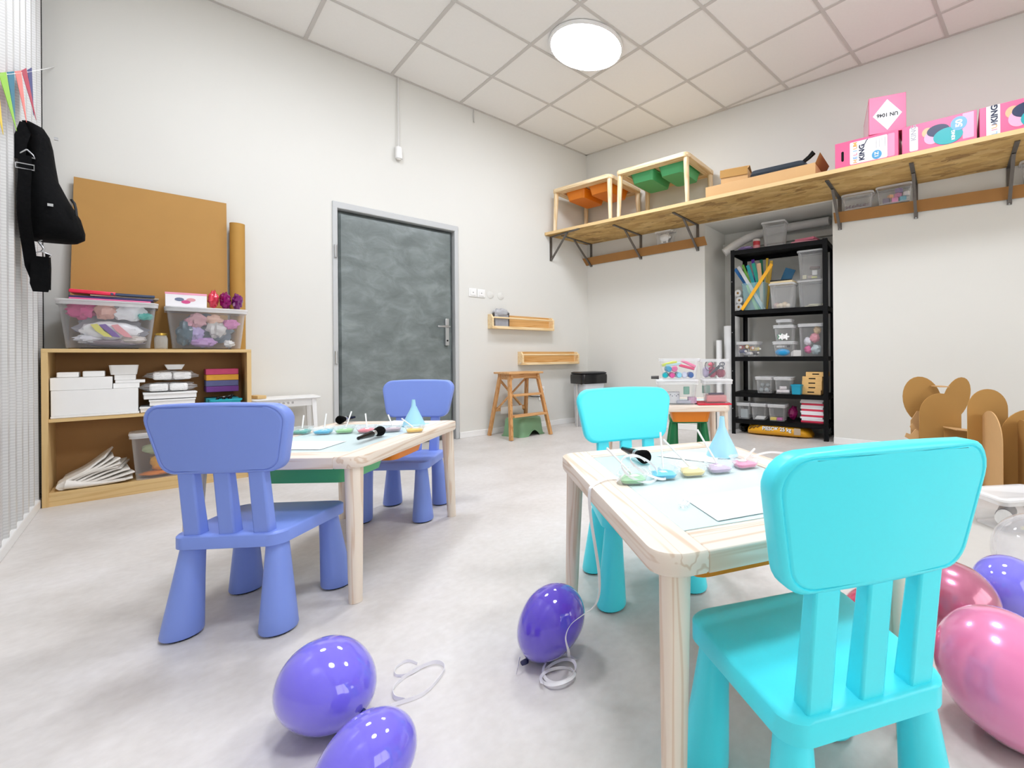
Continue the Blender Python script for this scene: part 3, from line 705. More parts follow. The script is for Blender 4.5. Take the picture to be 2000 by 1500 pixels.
MB().strip([(.032, -.096, 1.675), (.032, -.1, 1.6), (.03, -.112, 1.5), (.03, -.112, 1.4), (.034, -.07, 1.31), (.04, -.03, 1.2), (.046, -.02, 1.13), (.06, -.02, 1.10), (.085, -.02, 1.10), (.086, -.018, 1.2), (.084, -.016, 1.262)], .036, .0012, lambda f: Vector((1, 0, .2)) if f < .55 else Vector((.3, 1, 0))).build('long_strap', W['fabric'], t)
MB().loft([[Vector((x, y, z)) for x, y in ((.036+i, -.04), (.094-i, -.04), (.094-i, -.034), (.036+i, -.034))] for z, i in ((1.085, .008), (1.12, 0), (1.245, .004))]).build('strap_end', W['fabric'], t)
MB().tube([(.045, -.037, 1.245), (.042, -.037, 1.255), (.068, -.037, 1.268), (.095, -.037, 1.255), (.09, -.037, 1.245)], .003).build('end_ring', W['chrome'], t)
MB().tube([(.068, -.037, 1.266), (.075, -.037, 1.28), (.068, -.035, 1.297), (.06, -.034, 1.31), (.07, -.03, 1.325)], .004).build('snap_hook', W['chrome'], t)
MB().box((.112, -.045, 1.79), (.012, .012, .012)).build('metal_tip', W['chrome'], t)

# ------------------------------------------------------------------ back wall: racks, step ladder, bin
def rack(label, x0, x1, zb, h, grp):
    t = thing('wall_rack', label, 'shelf', ((x0+x1)/2, YA, zb), 0, grp); L = x1-x0
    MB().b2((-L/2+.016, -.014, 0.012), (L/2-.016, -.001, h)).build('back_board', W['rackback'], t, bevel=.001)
    for s in (-1, 1): MB().prism([(-.095, 0), (-.0005, 0), (-.0005, h), (-.06, h*.98), (-.095, h*.70)], s*(L/2-.016), s*L/2, 'YZ').build('side', W['rackX'], t, bevel=.001)
    MB().b2((-L/2+.016, -.088, 0), (L/2-.016, -.001, .014)).build('bottom', W['rackX'], t, bevel=.001)
    MB().b2((-L/2+.016, -.094, .0), (L/2-.016, -.088, .026)).build('front_lip', W['rackX'], t, bevel=.001)
    MB().cone((-L/2-.004, -.083, h*.76), (L/2+.004, -.083, h*.76), .0085, .0085, 14).build('front_rail', W['rackX'], t)
    return t
rack('upper left wooden wall rack holding a grey bundle', 2.282, 3.02, 1.058, .145, 'wooden wall racks')
rk_ = rack('lower right empty wooden wall rack near the corner', 2.618, 3.37, .688, .14, 'wooden wall racks')
t = thing('packing_bundle', 'grey wrapped bundle standing in the upper wooden rack', 'bundle', (2.40, YA-.045, 1.0735))
MB().box((0, 0, .065), (.15, .045, .13)).build('pack', C('#a5a5aa', .4, vary=.25, scale=30), t, bevel=.008)
MB().ball((.0, 0, .145), (.085, .035, .045), 20, 12, amp=.3, seed=5).build('wrap', clear('grey_wrap', '#c8c9cd', .5, .2), t)
MB().box((.082, 0, .075), (.012, .03, .15)).build('dark_edge', C('#4d4a48'), t)
MB().box((-.08, 0, .10), (.008, .03, .1)).build('dark_edge', C('#4d4a48'), t)
MB().tube([(-.374, -.06, .032), (-.386, -.06, .012), (-.401, -.07, .0), (-.414, -.07, .016)], .0022, 6).build('wire_hook', W['chrome'], rk_)

t = thing('step_ladder', 'wooden folding step ladder standing by the back wall', 'ladder', (2.462, 3.985, 0), R(1))
TP = .627
mb = MB(); mb.loft([rrect(.385, .29, .01, 3, TP-.018), rrect(.385, .29, .01, 3, TP)]); mb.build('top_step', W['oakX'], t, bevel=.003)
def bar(a, b_, w, th, nm, m, up=(0, 1, 0)):
    a, b_ = Vector(a), Vector(b_); d = (b_-a).normalized(); u = d.cross(Vector(up)).normalized(); v = u.cross(d)
    g = lambda p: [p-u*w/2-v*th/2, p+u*w/2-v*th/2, p+u*w/2+v*th/2, p-u*w/2+v*th/2]
    return MB().loft([g(a), g(b_)]).build(nm, m, t, bevel=.002)
FL = []
for s in (-1, 1):
    f0_, f1_ = Vector((s*.222, -.215, 0)), Vector((s*.155, -.085, TP-.018)); FL.append((f0_, f1_))
    bar(f0_, f1_, .026, .038, 'front_leg', W['oakZ'])
    bar((s*.205, .205, 0), (s*.150, .085, TP-.02), .024, .04, 'rear_leg', W['oakZ'])
    MB().b2((s*.138, -.12, TP-.072), (s*.158, .12, TP-.0185)).build('side_apron', W['oakX'], t, bevel=.002)
for z in (.215, .408):
    k = z/(TP-.018); a, b_ = FL[0][0].lerp(FL[0][1], k), FL[1][0].lerp(FL[1][1], k)
    MB().b2((a.x+.014, a.y-.045, z-.009), (b_.x-.014, a.y+.045, z+.009)).build('step', W['oakX'], t, bevel=.002)
bar((-.185, .165, .22), (.15, .10, .56), .028, .014, 'cross_brace', W['oakX'], (0, 0, 1)); bar((.185, .180, .22), (-.15, .115, .56), .028, .014, 'cross_brace', W['oakX'], (0, 0, 1))
MB().b2((-.19, .155, .235), (.19, .172, .275)).build('rear_rail', W['oakX'], t, bevel=.002)
MB().b2((-.138, -.10, TP-.06), (.138, -.085, TP-.0185)).build('front_apron', W['oakX'], t)
one('paper_note', MB().box((0, 0, .035), (.24, .003, .07)), C('#dcd7d2'), 'pale paper strip with small sketches on the rear rail of the step ladder', 'paper', (2.47, 4.135, .205))
one('cord', MB().tube([(0, 0, .012), (.05, -.004, .0), (.11, -.004, -.006), (.19, 0, -.008)], .006), C('#4b4a4a'), 'short dark cord on the wall behind the step ladder', 'cord', (2.735, YA-.008, .345))

t = thing('child_step', 'sage green plastic child step under the wooden ladder', 'step', (2.512, 3.99, 0), R(12))
n = 6; rings = []
for w_, d_, z, fl in ((.335, .30, .0, 1), (.335, .30, .008, 1), (.318, .283, .010, 1), (.305, .27, .05, .8), (.285, .25, .155, 0), (.272, .237, .172, 0), (.245, .21, .178, 0)):
    ring = []
    for p in rrect(w_, d_, .045, n, z):
        ring.append(p)
    # subdivide the long straight runs so the front arch can be formed
    full = []
    for i, p in enumerate(ring):
        q = ring[(i+1) % len(ring)]; full.append(p)
        if (q-p).length > .08:
            for k in range(1, 10): full.append(p.lerp(q, k/10))
    for p in full:
        if fl and abs(p.x) < .075 and abs(p.y) > d_/2-.01: p.z = max(p.z, p.z*(1)+.055*fl*math.cos(p.x/.075*PI/2)*(1 if z < .05 else .45))
    rings.append(full)
MB().loft(rings, (False, True)).build('shell', W['sage'], t)
for q in [0]: MB().loft([rrect(.24, .2, .03, 4, .1775), rrect(.235, .195, .03, 4, .1805)]).build('tread', C('#7aa37d', .6), t)

t = thing('waste_bin', 'white waste bin with a black bag and lid in the far corner', 'bin', (3.315, 3.93, 0), R(-8))
MB().loft([rrect(.24, .22, .03, 4, 0), rrect(.25, .23, .03, 4, .02), rrect(.28, .25, .035, 4, .54)]).build('body', C('#d9dde1', .35), t)
for s in (-1, 1): MB().cone((s*.152, 0, 0), (s*.152, 0, .56), .011, .011, 12).build('frame_leg', C('#c9c6c2', .3), t)
def skirt():
    rings = []
    for z, gx in ((.475, .012), (.50, .016), (.55, .018), (.575, .012)):
        rings.append([Vector((p.x*(1+gx*3), p.y*(1+gx*3), z+(.012*noise.noise(Vector((p.x*30, p.y*30, 0))) if z < .49 else 0))) for p in rrect(.325, .27, .04, 6)])
    return MB().loft(rings, (False, True))
skirt().build('bin_bag', C('#1b1b1c', .18), t)
MB().loft([rrect(.315, .265, .045, 5, .577), rrect(.33, .28, .045, 5, .584), rrect(.33, .28, .045, 5, .594), rrect(.30, .25, .045, 5, .602)]).build('lid', C('#26262a', .35), t)
# ------------------------------------------------------------------ high strand-board shelf on the right wall
mb = MB(); mb.b2((-.09, -.6, 2.120), (4.75, -.002, ZB-.001))
for i, v_ in enumerate(mb.v):                                    # left end cut along the back wall
    if v_.x < 0: v_.x = (-.006-v_.y*(-.157))-.003 if v_.y < -.3 else -.002
o = one('high_shelf', mb, [W['osb']], 'long strand board shelf high on the right wall', 'shelf', CB, RB)
o.data.materials[0] = W['osb']
edge = MB().b2((-.085, -.6015, 2.121), (4.75, -.6002, ZB-.002)).build('front_edge', C('#e2c089', .6), o)
def bracket(label, loc, rz):
    t = thing('shelf_bracket', label, 'bracket', loc, rz, 'grey steel shelf brackets')
    MB().b2((-.015, -.008, -.272), (.015, -.0005, -.001)).build('wall_plate', W['steel'], t)
    MB().b2((-.014, -.50, -.0085), (.014, -.006, -.001)).build('arm', W['steel'], t)
    a, b_ = Vector((0, -.014, -.26)), Vector((0, -.30, -.010)); d = (b_-a).normalized(); u = Vector((1, 0, 0)); v = d.cross(u)
    g = lambda p: [p-u*.011-v*.005, p+u*.011-v*.005, p+u*.011+v*.005, p-u*.011+v*.005]
    MB().loft([g(a), g(b_)]).build('brace', W['steel'], t)
    MB().cone((0, -.008, -.266), (0, -.010, -.266), .005, .005, 10).build('screw', W['chrome'], t)
    return t
b0_ = bracket('steel bracket on the back wall under the left end of the high shelf', (3.047, YA, 2.1195), 0)
for s, lb in ((.07, 'steel bracket in the corner under the high shelf'), (.792, 'steel bracket below the orange bin table on the high shelf'), (1.499, 'steel bracket below the green bin table on the high shelf'),
              (2.868, 'steel bracket just right of the niche under the high shelf'), (3.432, 'steel bracket right of the box with coloured pieces'), (4.013, 'rightmost steel bracket at the edge of the photo')):
    dup(b0_, B(s, 0, 2.1195), RB, lb)
# the strips rest inside the brackets' lower corner
def strip(label, s0, s1, za, zc):
    zb_ = za+.02
    g = lambda s, z: [Vector((s, -.0115, z)), Vector((s, -.009, z)), Vector((s, -.070, z+.076)), Vector((s, -.0725, z+.076))]
    one('cardboard_strip', MB().loft([g(s0, za), g(s1, zc)]), W['carddark'], label, 'cardboard', CB, RB, 'cardboard strips behind the brackets')
strip('brown cardboard strip on the brackets left of the niche', -.02, 1.61, 1.866, 1.893)
strip('brown cardboard strip on the brackets right of the niche', 2.828, 4.7, 1.908, 1.872)
def onB(name, label, cat, s, t_, z, drz=0, grp=None): return thing(name, label, cat, B(s, t_, z), RB+drz, grp)
# small boxes under the shelf, standing on strip and bracket
t = storage('clear box with a white piggy bank under the high shelf', B(1.145, .058, 1.9635), RB, .20, .10, .125, lid=False)
t = thing('piggy_bank', 'white ceramic piggy bank in the clear box under the high shelf', 'piggy bank', B(1.135, .058, 1.967), RB)
MB().ball((0, 0, .06), (.06, .035, .042), 20, 12).build('body', W['white'], t)
MB().ball((.062, 0, .062), (.014, .016, .016), 12, 8).build('snout', W['white'], t)
for x in (-.03, .03): MB().cone((x, 0, 0), (x, 0, .03), .012, .012, 10).build('foot', W['white'], t)
for y in (-.015, .015): MB().cone((.04, y, .09), (.042, y, .112), .009, .002, 8).build('ear', W['white'], t)
storage('clear box with dark purple beads under the shelf right of the niche', B(3.02, .062, 1.983), RB, .235, .11, .12, lid=False, m=W['frost'])
for k in range(7): packet(('leftmost dark plum bead in the box right of the niche', 'second dark plum bead from the left in the box by the niche', 'third dark plum bead in the box by the niche', 'middle dark plum bead in the box by the niche', 'third dark bead from the right in the box by the niche', 'second dark bead from the right in the box by the niche', 'rightmost dark bead in the box by the niche')[k], '#4a2c3a', B(2.935+.028*k, .075, 1.987+.002*(k % 2)), (.015, .015, .016), 80+k, RB, 'bead', 'bead', 'dark beads in the box by the niche', amp=.1)
storage('clear box with coloured foam pieces under the shelf right of the niche', B(3.287, .062, 1.979), RB, .25, .11, .135, lid=False, m=W['frost'])
for k, (c, nm, s, z, r) in enumerate((('#5a3f72', 'dark purple', 3.23, .006, .026), ('#ef7fc0', 'pink', 3.29, .004, .024), ('#1fa9c8', 'teal blue', 3.345, .004, .024), ('#f0a35c', 'orange', 3.26, .054, .018), ('#d65aa8', 'magenta', 3.315, .05, .022), ('#7c5aa8', 'violet', 3.32, .096, .024), ('#f1eff2', 'white', 3.375, .055, .022))):
    fblock('foam_piece', f'{nm} foam piece in the clear box right of the niche', 'foam', C(c, .6), B(s, .068, 1.983+z*.75), RB+.2*k, (r*1.9, .04, r*1.45), bev=.004)
storage('clear box with pink content at the right edge under the shelf', B(4.22, .062, 1.96), RB, .3, .11, .15, lid=False, m=W['frost'])
packet('pink bundle in the clear box at the right edge under the shelf', '#d9a3c4', B(4.19, .064, 1.965), (.06, .035, .035), 97, RB)

# boxes on the high shelf
t = onB('long_carton', 'long low brown carton lying on the high shelf', 'carton', 2.335, .42, ZB, .0)
MB().box((0, 0, .048), (.93, .30, .096)).build('box', W['cardlight'], t, bevel=.002)
MB().loft([[Vector((.464, -.15, .09)), Vector((.464, .15, .09)), Vector((.467, .15, .09)), Vector((.467, -.15, .09))], [Vector((.50, -.155, .16)), Vector((.50, .155, .16)), Vector((.503, .155, .16)), Vector((.503, -.155, .16))]]).build('flap', W['carddark'], t)
t = onB('carton', 'small brown carton with a flap on the long carton', 'carton', 2.10, .41, ZB+.0965, .16)
MB().box((0, 0, .055), (.235, .22, .11)).build('box', W['cardlight'], t, bevel=.002)
MB().box((-.005, -.1125, .095), (.238, .003, .07), rx=-.12).build('front_flap', W['card'], t)
MB().loft([[Vector((-.118, -.11, .111)), Vector((.118, -.11, .111)), Vector((.118, -.108, .113)), Vector((-.118, -.108, .113))], [Vector((-.112, .0, .178)), Vector((.112, .0, .178)), Vector((.112, .002, .180)), Vector((-.112, .002, .180))], [Vector((-.118, .108, .112)), Vector((.118, .108, .112)), Vector((.118, .11, .112)), Vector((-.118, .11, .112))]]).build('roof_flap', W['cardlight'], t)
t = onB('tool_case', 'flat dark blue-grey case with a handle on the long carton', 'case', 2.49, .455, ZB+.097, .03)
MB().loft([rrect(.44, .2, .04, 4, 0), rrect(.46, .22, .05, 4, .018), rrect(.44, .20, .05, 4, .05), rrect(.38, .15, .04, 4, .058)]).build('case', C('#2c3640', .35), t)
MB().tube([(.20, -.07, .04), (.25, -.07, .07), (.285, -.07, .10)], [.014, .017, .02], 12).build('handle', W['blackgloss'], t)

PK = mat('pink_carton_print', '#ea6490', .4, vary=.01); PW = C('#f7f3f4', .45); NAVY = C('#16213f', .5)
def pbox(label, s, t_, z, w, d, h, drz=0):
    t = onB('gas_carton', label, 'carton', s, t_, z, drz, 'pink helium cartons on the high shelf')
    MB().box((0, 0, h/2), (w, d, h)).build('box', PK, t, bevel=.0025)
    return t
def panel(t, m, x0, x1, z0, z1, y, nm='printed_panel', r=.008):
    o = rrect(x1-x0, z1-z0, r, 3)
    return MB().prism([((x0+x1)/2+p.x, (z0+z1)/2+p.y) for p in o], y-.0008, y, 'XZ').build(nm, m, t)
def disc(t, m, x, z, r, y, nm='printed_disc', n=24, sx=1.):
    return MB().prism([(x+r*sx*math.cos(2*PI*i/n), z+r*math.sin(2*PI*i/n)) for i in range(n)], y-.0016, y, 'XZ').build(nm, m, t)
def hole(t, x, z, y): return MB().prism([(x+.009*math.cos(a)*1.+0, z+(.028 if math.sin(a) > 0 else -.028)+.009*math.sin(a)) for a in [2*PI*(i+.5)/16 for i in range(16)]], y-.001, y+.0, 'XZ').build('grip_hole', W['black'], t)
h = .19
p1_ = pbox('lower pink and white gas carton under the one with the diamond label', 3.152, .40, ZB, .415, .36, h)
y = -.1802; panel(p1_, PW, -.105, .14, .012, .172, y); panel(p1_, C('#ec96b6', .4), .142, .185, .012, .172, y)
hole(p1_, -.155, .085, y)
xs = [('H', '#f2a25a'), ('E', '#7aa7d8'), ('L', '#e58a9c'), ('I', '#8bb6dd'), ('U', '#f0a868'), ('M', '#e9b25a')]
for k, (ch, c) in enumerate(xs): lettering(ch, .036, C(c, .5), p1_, (-.068, y-.001, .03+.025*k), PI/2, bold=.0012)
lettering('KING', .048, NAVY, p1_, (-.024, y-.001, .085), PI/2, bold=.002)
MB().strip([(-.01, y-.001, .135), (.0, y-.001, .15), (.006, y-.001, .165), (.016, y-.001, .17)], .006, .0004, lambda f: Vector((0, 0, 1))).build('printed_swash', NAVY, p1_)
disc(p1_, C('#4f9bc9', .4), .072, .045, .032, y-.0002); lettering('1Z', .034, PW, p1_, (.072, y-.0022, .045), PI/2, bold=.001)
for k in range(4): MB().box((.07+.018*k, y-.0005, .125), (.0035, .0006, .07)).build('printed_line', C('#cfc9cd'), p1_)
p0_ = pbox('upper pink carton with a white diamond label', 3.245, .36, ZB+h+.0005, .235, .42, .262, .22)
y = -.2102
MB().prism([(0, .018), (.092, .126), (0, .234), (-.092, .126)], y-.0008, y, 'XZ').build('diamond_label', PW, p0_)
lettering('UN 1046', .036, C('#2b2b2f', .6), p0_, (0, y-.0012, .126), PI, bold=.0012)
MB().b2((-.1183, -.19, .02), (-.1176, .19, .24)).build('side_print', C('#f6cfdb', .4), p0_)
def art(t, x, z, k, y):
    """plain balloon-coloured shapes printed on the carton"""
    disc(t, C('#f7b48a', .4), x-.055*k, z+.03*k, .032*k, y, 'printed_shape'); disc(t, C('#f6a9c6', .4), x-.03*k, z-.01*k, .045*k, y-.0003, 'printed_shape')
    disc(t, C('#1d2b4f', .4), x+.005*k, z+.028*k, .04*k, y-.0006, 'printed_shape', sx=1.6); disc(t, C('#14a3a8', .4), x+.06*k, z-.022*k, .055*k, y-.0009, 'printed_shape', sx=1.5)
p2_ = pbox('pink carton with a blue round 50 mark in the middle of the row', 3.592, .40, ZB, .42, .36, h)
y = -.1802; panel(p2_, PW, -.165, -.115, .012, .172, y); panel(p2_, C('#f0a6c2', .4), .135, .195, .02, .185, y, r=.004)
lettering('KING', .044, C('#a9a5ad', .5), p2_, (-.14, y-.001, .135), PI/2, bold=.001); lettering('HELIUM', .024, C('#dcd6da', .5), p2_, (-.14, y-.001, .062), PI/2)
art(p2_, -.005, .085, 1., y); lettering('KING', .026, PW, p2_, (.085, y-.0028, .06), PI/2, bold=.001)
disc(p2_, C('#6fa9d6', .4), .115, .128, .045, y-.0012); lettering('50', .05, PW, p2_, (.117, y-.0032, .128), PI/2, bold=.002)
p3_ = pbox('pink carton with a white lettered band at the right edge of the photo', 4.026, .40, ZB, .42, .36, h)
y = -.1802; panel(p3_, PW, -.175, -.105, .0, .188, y, r=.002); art(p3_, .02, .085, 1.15, y)
lettering('KING', .046, NAVY, p3_, (-.133, y-.001, .135), PI/2, bold=.002)
for k, (ch, c) in enumerate((('L', '#8bb6dd'), ('I', '#e58a9c'), ('U', '#f0a868'), ('M', '#9aa1b0'))): lettering(ch, .04, C(c, .5), p3_, (-.133, y-.001, .012+.022*k), PI/2, bold=.001)

# ------------------------------------------------------------------ black shelving in the niche
SX0, SX1, SF, SD = 1.838, 2.740, -.045, .385
t = thing('storage_rack', 'tall black metal shelving standing in the wall niche', 'shelving', B((SX0+SX1)/2, SF-SD/2, 0), RB+R(2.4))
hw, hd = (SX1-SX0)/2, SD/2
for sx in (-1, 1):
    for sy in (-1, 1):
        mb = MB(); mb.b2((sx*hw, sy*hd, 0), (sx*(hw-.04), sy*(hd-.002), 1.812)); mb.b2((sx*hw, sy*(hd-.002), 0), (sx*(hw-.002), sy*(hd-.035), 1.812))
        p_ = mb.build('post', W['black'], t)
LV = (.115, .375, .725, 1.178, 1.772)
for z in LV:
    mb = MB(); mb.b2((-hw+.003, -hd+.003, z+.028), (hw-.003, hd-.003, z+.034))
    for sy in (-1, 1): mb.b2((-hw+.004, sy*(hd-.003), z-.008), (hw-.004, sy*(hd-.006), z+.034))
    for sx in (-1, 1): mb.b2((sx*(hw-.003), -hd+.004, z-.008), (sx*(hw-.006), hd-.004, z+.034))
    mb.build('shelf', W['black'], t)
for z in (.25, .62, 1.0, 1.5): MB().cone((-hw+.012, -hd-.0005, z), (-hw+.012, -hd-.002, z), .004, .004, 8).build('rivet', W['chrome'], t)
def Z_(k): return LV[k]+.0345
def st(label, s, t_, k, w, d, h, lid=True, grp=None, m=None, dz=0, **kw): return storage(label, B(s, t_, Z_(k)+dz), RB+R(2.4), w, d, h, lid, m, grp, **kw)
def pk(label, c, s, t_, k, dz, r, seed, **kw): return packet(label, c, B(s, t_, Z_(k)+dz+.004), r, seed, RB, **kw)
# top
st('frosted empty tub standing on top of the black shelving', 2.23, -.22, 4, .22, .16, .26, m=W['frost'], lid=False, name='plastic_tub', catg='tub')
t = onB('lidded_tin', 'small red tin with a white lid on top of the black shelving', 'tin', 2.072, -.14, Z_(4))
MB().cone((0, 0, 0), (0, 0, .085), .034, .034, 20).build('body', C('#c9343f', .35), t); MB().cone((0, 0, .085), (0, 0, .105), .036, .036, 20).build('lid', C('#d8d2cc'), t)
MB().lathe([(.0345, .012), (.0348, .03), (.0345, .045)], n=20).build('label_band', C('#e4939a'), t)
pk('lilac scrunched cloth at the left on top of the black shelving', '#a58fc4', 1.965, -.13, 4, 0, (.07, .04, .018), 101, amp=.5, cat='cloth', name='cloth')
fblock('craft_book', 'lower pink notebook on top of the black shelving', 'book', C('#d78f9d', .5), B(2.53, -.18, Z_(4)), RB+.1, (.23, .16, .02))
fblock('craft_book', 'upper tilted pink notebook on top of the black shelving', 'book', C('#cf6f85', .5), B(2.55, -.17, Z_(4)+.021), RB-.15, (.18, .14, .022))
mbs = MB(); mbs.tube([B(1.72, -.16, 1.83), B(1.80, -.2, 1.895), B(1.92, -.27, 1.97), B(2.05, -.34, 2.02), B(2.2, -.38, 2.045), B(2.45, -.39, 2.05), B(2.70, -.39, 2.05)], .042, 14)
one('foam_roll', mbs, mat('white_foam_roll', '#dedbd7', .8), 'long white foam roll draped behind things over the black shelving', 'roll')
# shelf 4 (upper)
for k, (s, z) in enumerate(((1.893, .008+.002), (1.90, .078), (1.885, .150))):
    t = onB('paper_roll', ('lowest white paper roll at the left of the upper shelf', 'middle white paper roll at the left of the upper shelf', 'top white paper roll at the left of the upper shelf')[k], 'roll', s, -.16, Z_(3)+z, 0, 'white rolls with cardboard cores')
    MB().lathe([(.012, 0), (.034, 0), (.034, .1), (.012, .1), (.012, 0)], (0, -.05, .034), n=22, R=rot3(0, -PI/2)).build('paper', W['paper'], t)
    MB().lathe([(.007, 0), (.012, 0), (.012, .102), (.007, .102), (.007, 0)], (0, -.051, .034), n=16, R=rot3(0, -PI/2)).build('core', W['card'], t)
t = onB('craft_tub', 'clear bluish open tub holding coloured strips on the upper shelf', 'tub', 2.055, -.15, Z_(3))
MB().tub(.225, .19, .265, .8, .002, .006, .02).build('tub', clear('bluish_plastic', '#bfe6ea', .22), t)
def stick(label, c, p, q, w=.028, th=.006, nm='craft_strip', m=None):
    p, q = Vector(p), Vector(q); d = (q-p); L = d.length; d.normalize(); u = Vector((1, 0, 0)); u = (u-d*u.dot(d)).normalized(); v = d.cross(u)
    g = lambda a: [a-u*w/2-v*th/2, a+u*w/2-v*th/2, a+u*w/2+v*th/2, a-u*w/2+v*th/2]
    o = MB().loft([g(Vector((0, 0, 0))), g(d*L)]).build(nm, m or C(c, .5), None); o.location = B(2.055, -.15, Z_(3))+Vector((BD.x*p.x-BN.x*p.y, BD.y*p.x-BN.y*p.y, p.z)); o.rotation_euler = (0, 0, RB); tag(o, label, 'strip', 'coloured strips standing in the clear tub')
stick('dark blue strip leaning leftmost in the clear tub', '#1f6fb5', (.075, .02, .006), (-.222, .02, .44), .032)
stick('white strip leaning left across the clear tub', '#eef0f2', (.085, 0, .006), (-.178, 0, .455), .034)
stick('lime green strip leaning left in the clear tub', '#7fc24a', (.03, .035, .006), (-.145, .035, .475), .024)
stick('pale green strip at the bottom of the clear tub', '#a8d98a', (.02, -.02, .006), (-.085, -.012, .26), .024)
stick('teal strip in the middle of the clear tub', '#22b1b8', (.05, .05, .006), (-.10, .05, .468), .034)
stick('sea green strip right of the teal one in the clear tub', '#1fb39a', (.07, .06, .006), (-.045, .06, .485), .036)
stick('purple strip standing at the back of the clear tub', '#6b3fb5', (.02, .075, .006), (-.055, .075, .525), .03)
stick('orange and white twisted paper strip in the clear tub', '#e7bf94', (.07, .02, .006), (.025, .03, .47), .038, .012)
stick('dark green strip at the back right of the clear tub', '#1d7a5c', (.06, .08, .006), (.03, .08, .515), .03)
stick('mustard spiral strip standing at the right of the clear tub', '#d9b22e', (.08, .075, .006), (.095, .075, .52), .022, .012)
stick('ochre corrugated strip behind the long yellow one', '#c49a24', (.088, .05, .006), (.145, .05, .485), .03, .012)
o = fblock('craft_strip', 'long bright yellow strip leaning across the front of the tub', 'strip', C('#f9b51b', .45), (0, 0, 0), 0, (.033, .008, .515))
o.location = B(1.952, -.045, Z_(3)+.006); o.rotation_euler = (0, R(36.5), 0); o.rotation_euler = (Matrix.Rotation(RB, 3, 'Z') @ Matrix.Rotation(R(36), 3, 'Y')).to_euler()
st('clear box with wooden pieces on the upper shelf, left of two stacked boxes', 2.335, -.14, 3, .225, .2, .235, m=W['frost'], lid=False)
for k, (c, ds, dt, r, lb) in enumerate((('#d9c3a3', -.04, .03, .022, 'round wooden ball at left'), ('#e3d2b6', -.01, .045, .024, 'pale wooden block in front'), ('#d5bd9a', .02, .03, .03, 'biggest wooden ball'), ('#e8dcc6', .055, .045, .02, 'small cream piece at right'), ('#c9a9a0', -.065, .0, .03, 'pinkish wooden ball'))):
    pk(lb+' in the box with wooden pieces', c, 2.335+ds, -.14+dt, 3, 0, (r, r, r), 110+k, amp=.12, cat='wooden piece', name='wooden_piece')
fblock('clipboard', 'pale board lying over the box with wooden pieces', 'board', C('#e2cfa4', .6), B(2.34, -.14, Z_(3)+.2365), RB, (.21, .19, .018))
fblock('dark_folder', 'black folder on the pale board of the upper shelf', 'folder', W['blackgloss'], B(2.32, -.13, Z_(3)+.2555), RB+.2, (.20, .15, .012))
o = fblock('blue_card', 'blue card leaning behind the black folder on the upper shelf', 'card', C('#155f86', .5), B(2.33, -.21, Z_(3)+.268), RB, (.10, .008, .135)); o.rotation_euler = (Matrix.Rotation(RB, 3, 'Z') @ Matrix.Rotation(.35, 3, 'Y') @ Matrix.Rotation(-.2, 3, 'X')).to_euler()
st('lower clear box of the two stacked at the right of the upper shelf', 2.575, -.222, 3, .225, .2, .25, m=W['frost'], lid=False, grp='frosted boxes on the upper shelf')
for k, lb in enumerate(('cream paper strips in the lower right box of the upper shelf', 'pale card strip in the lower right box of the upper shelf')): fblock('paper_strip', lb, 'paper', C('#e9e4c4'), B(2.585+.03*k, -.19, Z_(3)+.005+.014*k), RB+.4*k, (.12, .06, .012))
fblock('clear_lid', 'flat translucent lid between the two stacked boxes of the upper shelf', 'lid', W['frost'], B(2.575, -.222, Z_(3)+.2515), RB, (.24, .21, .01))
st('upper clear box of the two stacked at the right of the upper shelf', 2.575, -.222, 3, .22, .19, .265, m=W['frost'], lid=False, dz=.263, grp='frosted boxes on the upper shelf')
for k, (c, ds, dz, sz, lb) in enumerate((('#f0ecc9', -.055, 0, (.035, .035, .038), 'cream cup'), ('#b9aaa0', 0, 0, (.045, .05, .03), 'taupe block'), ('#ffffff', .035, .03, (.045, .03, .045), 'white card with print'), ('#dfe08a', .03, 0, (.05, .04, .018), 'yellow eraser'), ('#6f5a55', .03, .09, (.09, .06, .02), 'dark strip'))):
    fblock('craft_piece', lb+' in the upper right box of the upper shelf', 'craft piece', C(c), B(2.575+ds, -.19-.02*(k > 3), Z_(3)+.27+dz), RB+.1*k, sz, bev=.004)
# shelf 3
st('clear box with colourful paint bottles at the left of the third shelf', 1.985, -.15, 2, .20, .19, .135)
for k, (c, ds, dz, lb) in enumerate((('#d13b3b', -.06, .07, 'red bottle'), ('#f0c62e', -.01, .075, 'yellow bottle'), ('#e08a4a', .03, .06, 'orange bottle'), ('#24408f', -.06, .03, 'navy bottle'), ('#e9eaee', -.01, .008, 'white round bottle'), ('#4a4a52', .045, .012, 'dark grey bottle'), ('#e6d9a0', .06, .05, 'pale yellow bottle'))):
    t = onB('paint_bottle', lb+' in the clear box on the third shelf', 'bottle', 1.985+ds, -.13, Z_(2)+.006+dz, .3*k, 'paint bottles on the third shelf')
    MB().cone((0, -.05, .018), (0, .04, .018), .018, .018, 14).build('body', C(c, .4), t); MB().cone((0, -.065, .018), (0, -.05, .018), .011, .013, 12).build('cap', C('#f1efe9', .4), t)
st('lower small clear box with blue pieces on the third shelf', 2.345, -.15, 2, .185, .17, .13)
pk('bright blue roll in the lower small box of the third shelf', '#1f93c9', 2.335, -.09, 2, 0, (.07, .02, .035), 120, amp=.05)
for k in range(4): fblock('white_clip', ('leftmost white clip over the blue roll', 'second white clip over the blue roll', 'third white clip over the blue roll', 'rightmost dark grey clip over the blue roll')[k], 'clip', C('#eceae8' if k < 3 else '#50505a'), B(2.295+.03*k, -.11, Z_(2)+.085), RB+.5*k, (.045, .012, .02), bev=.004)
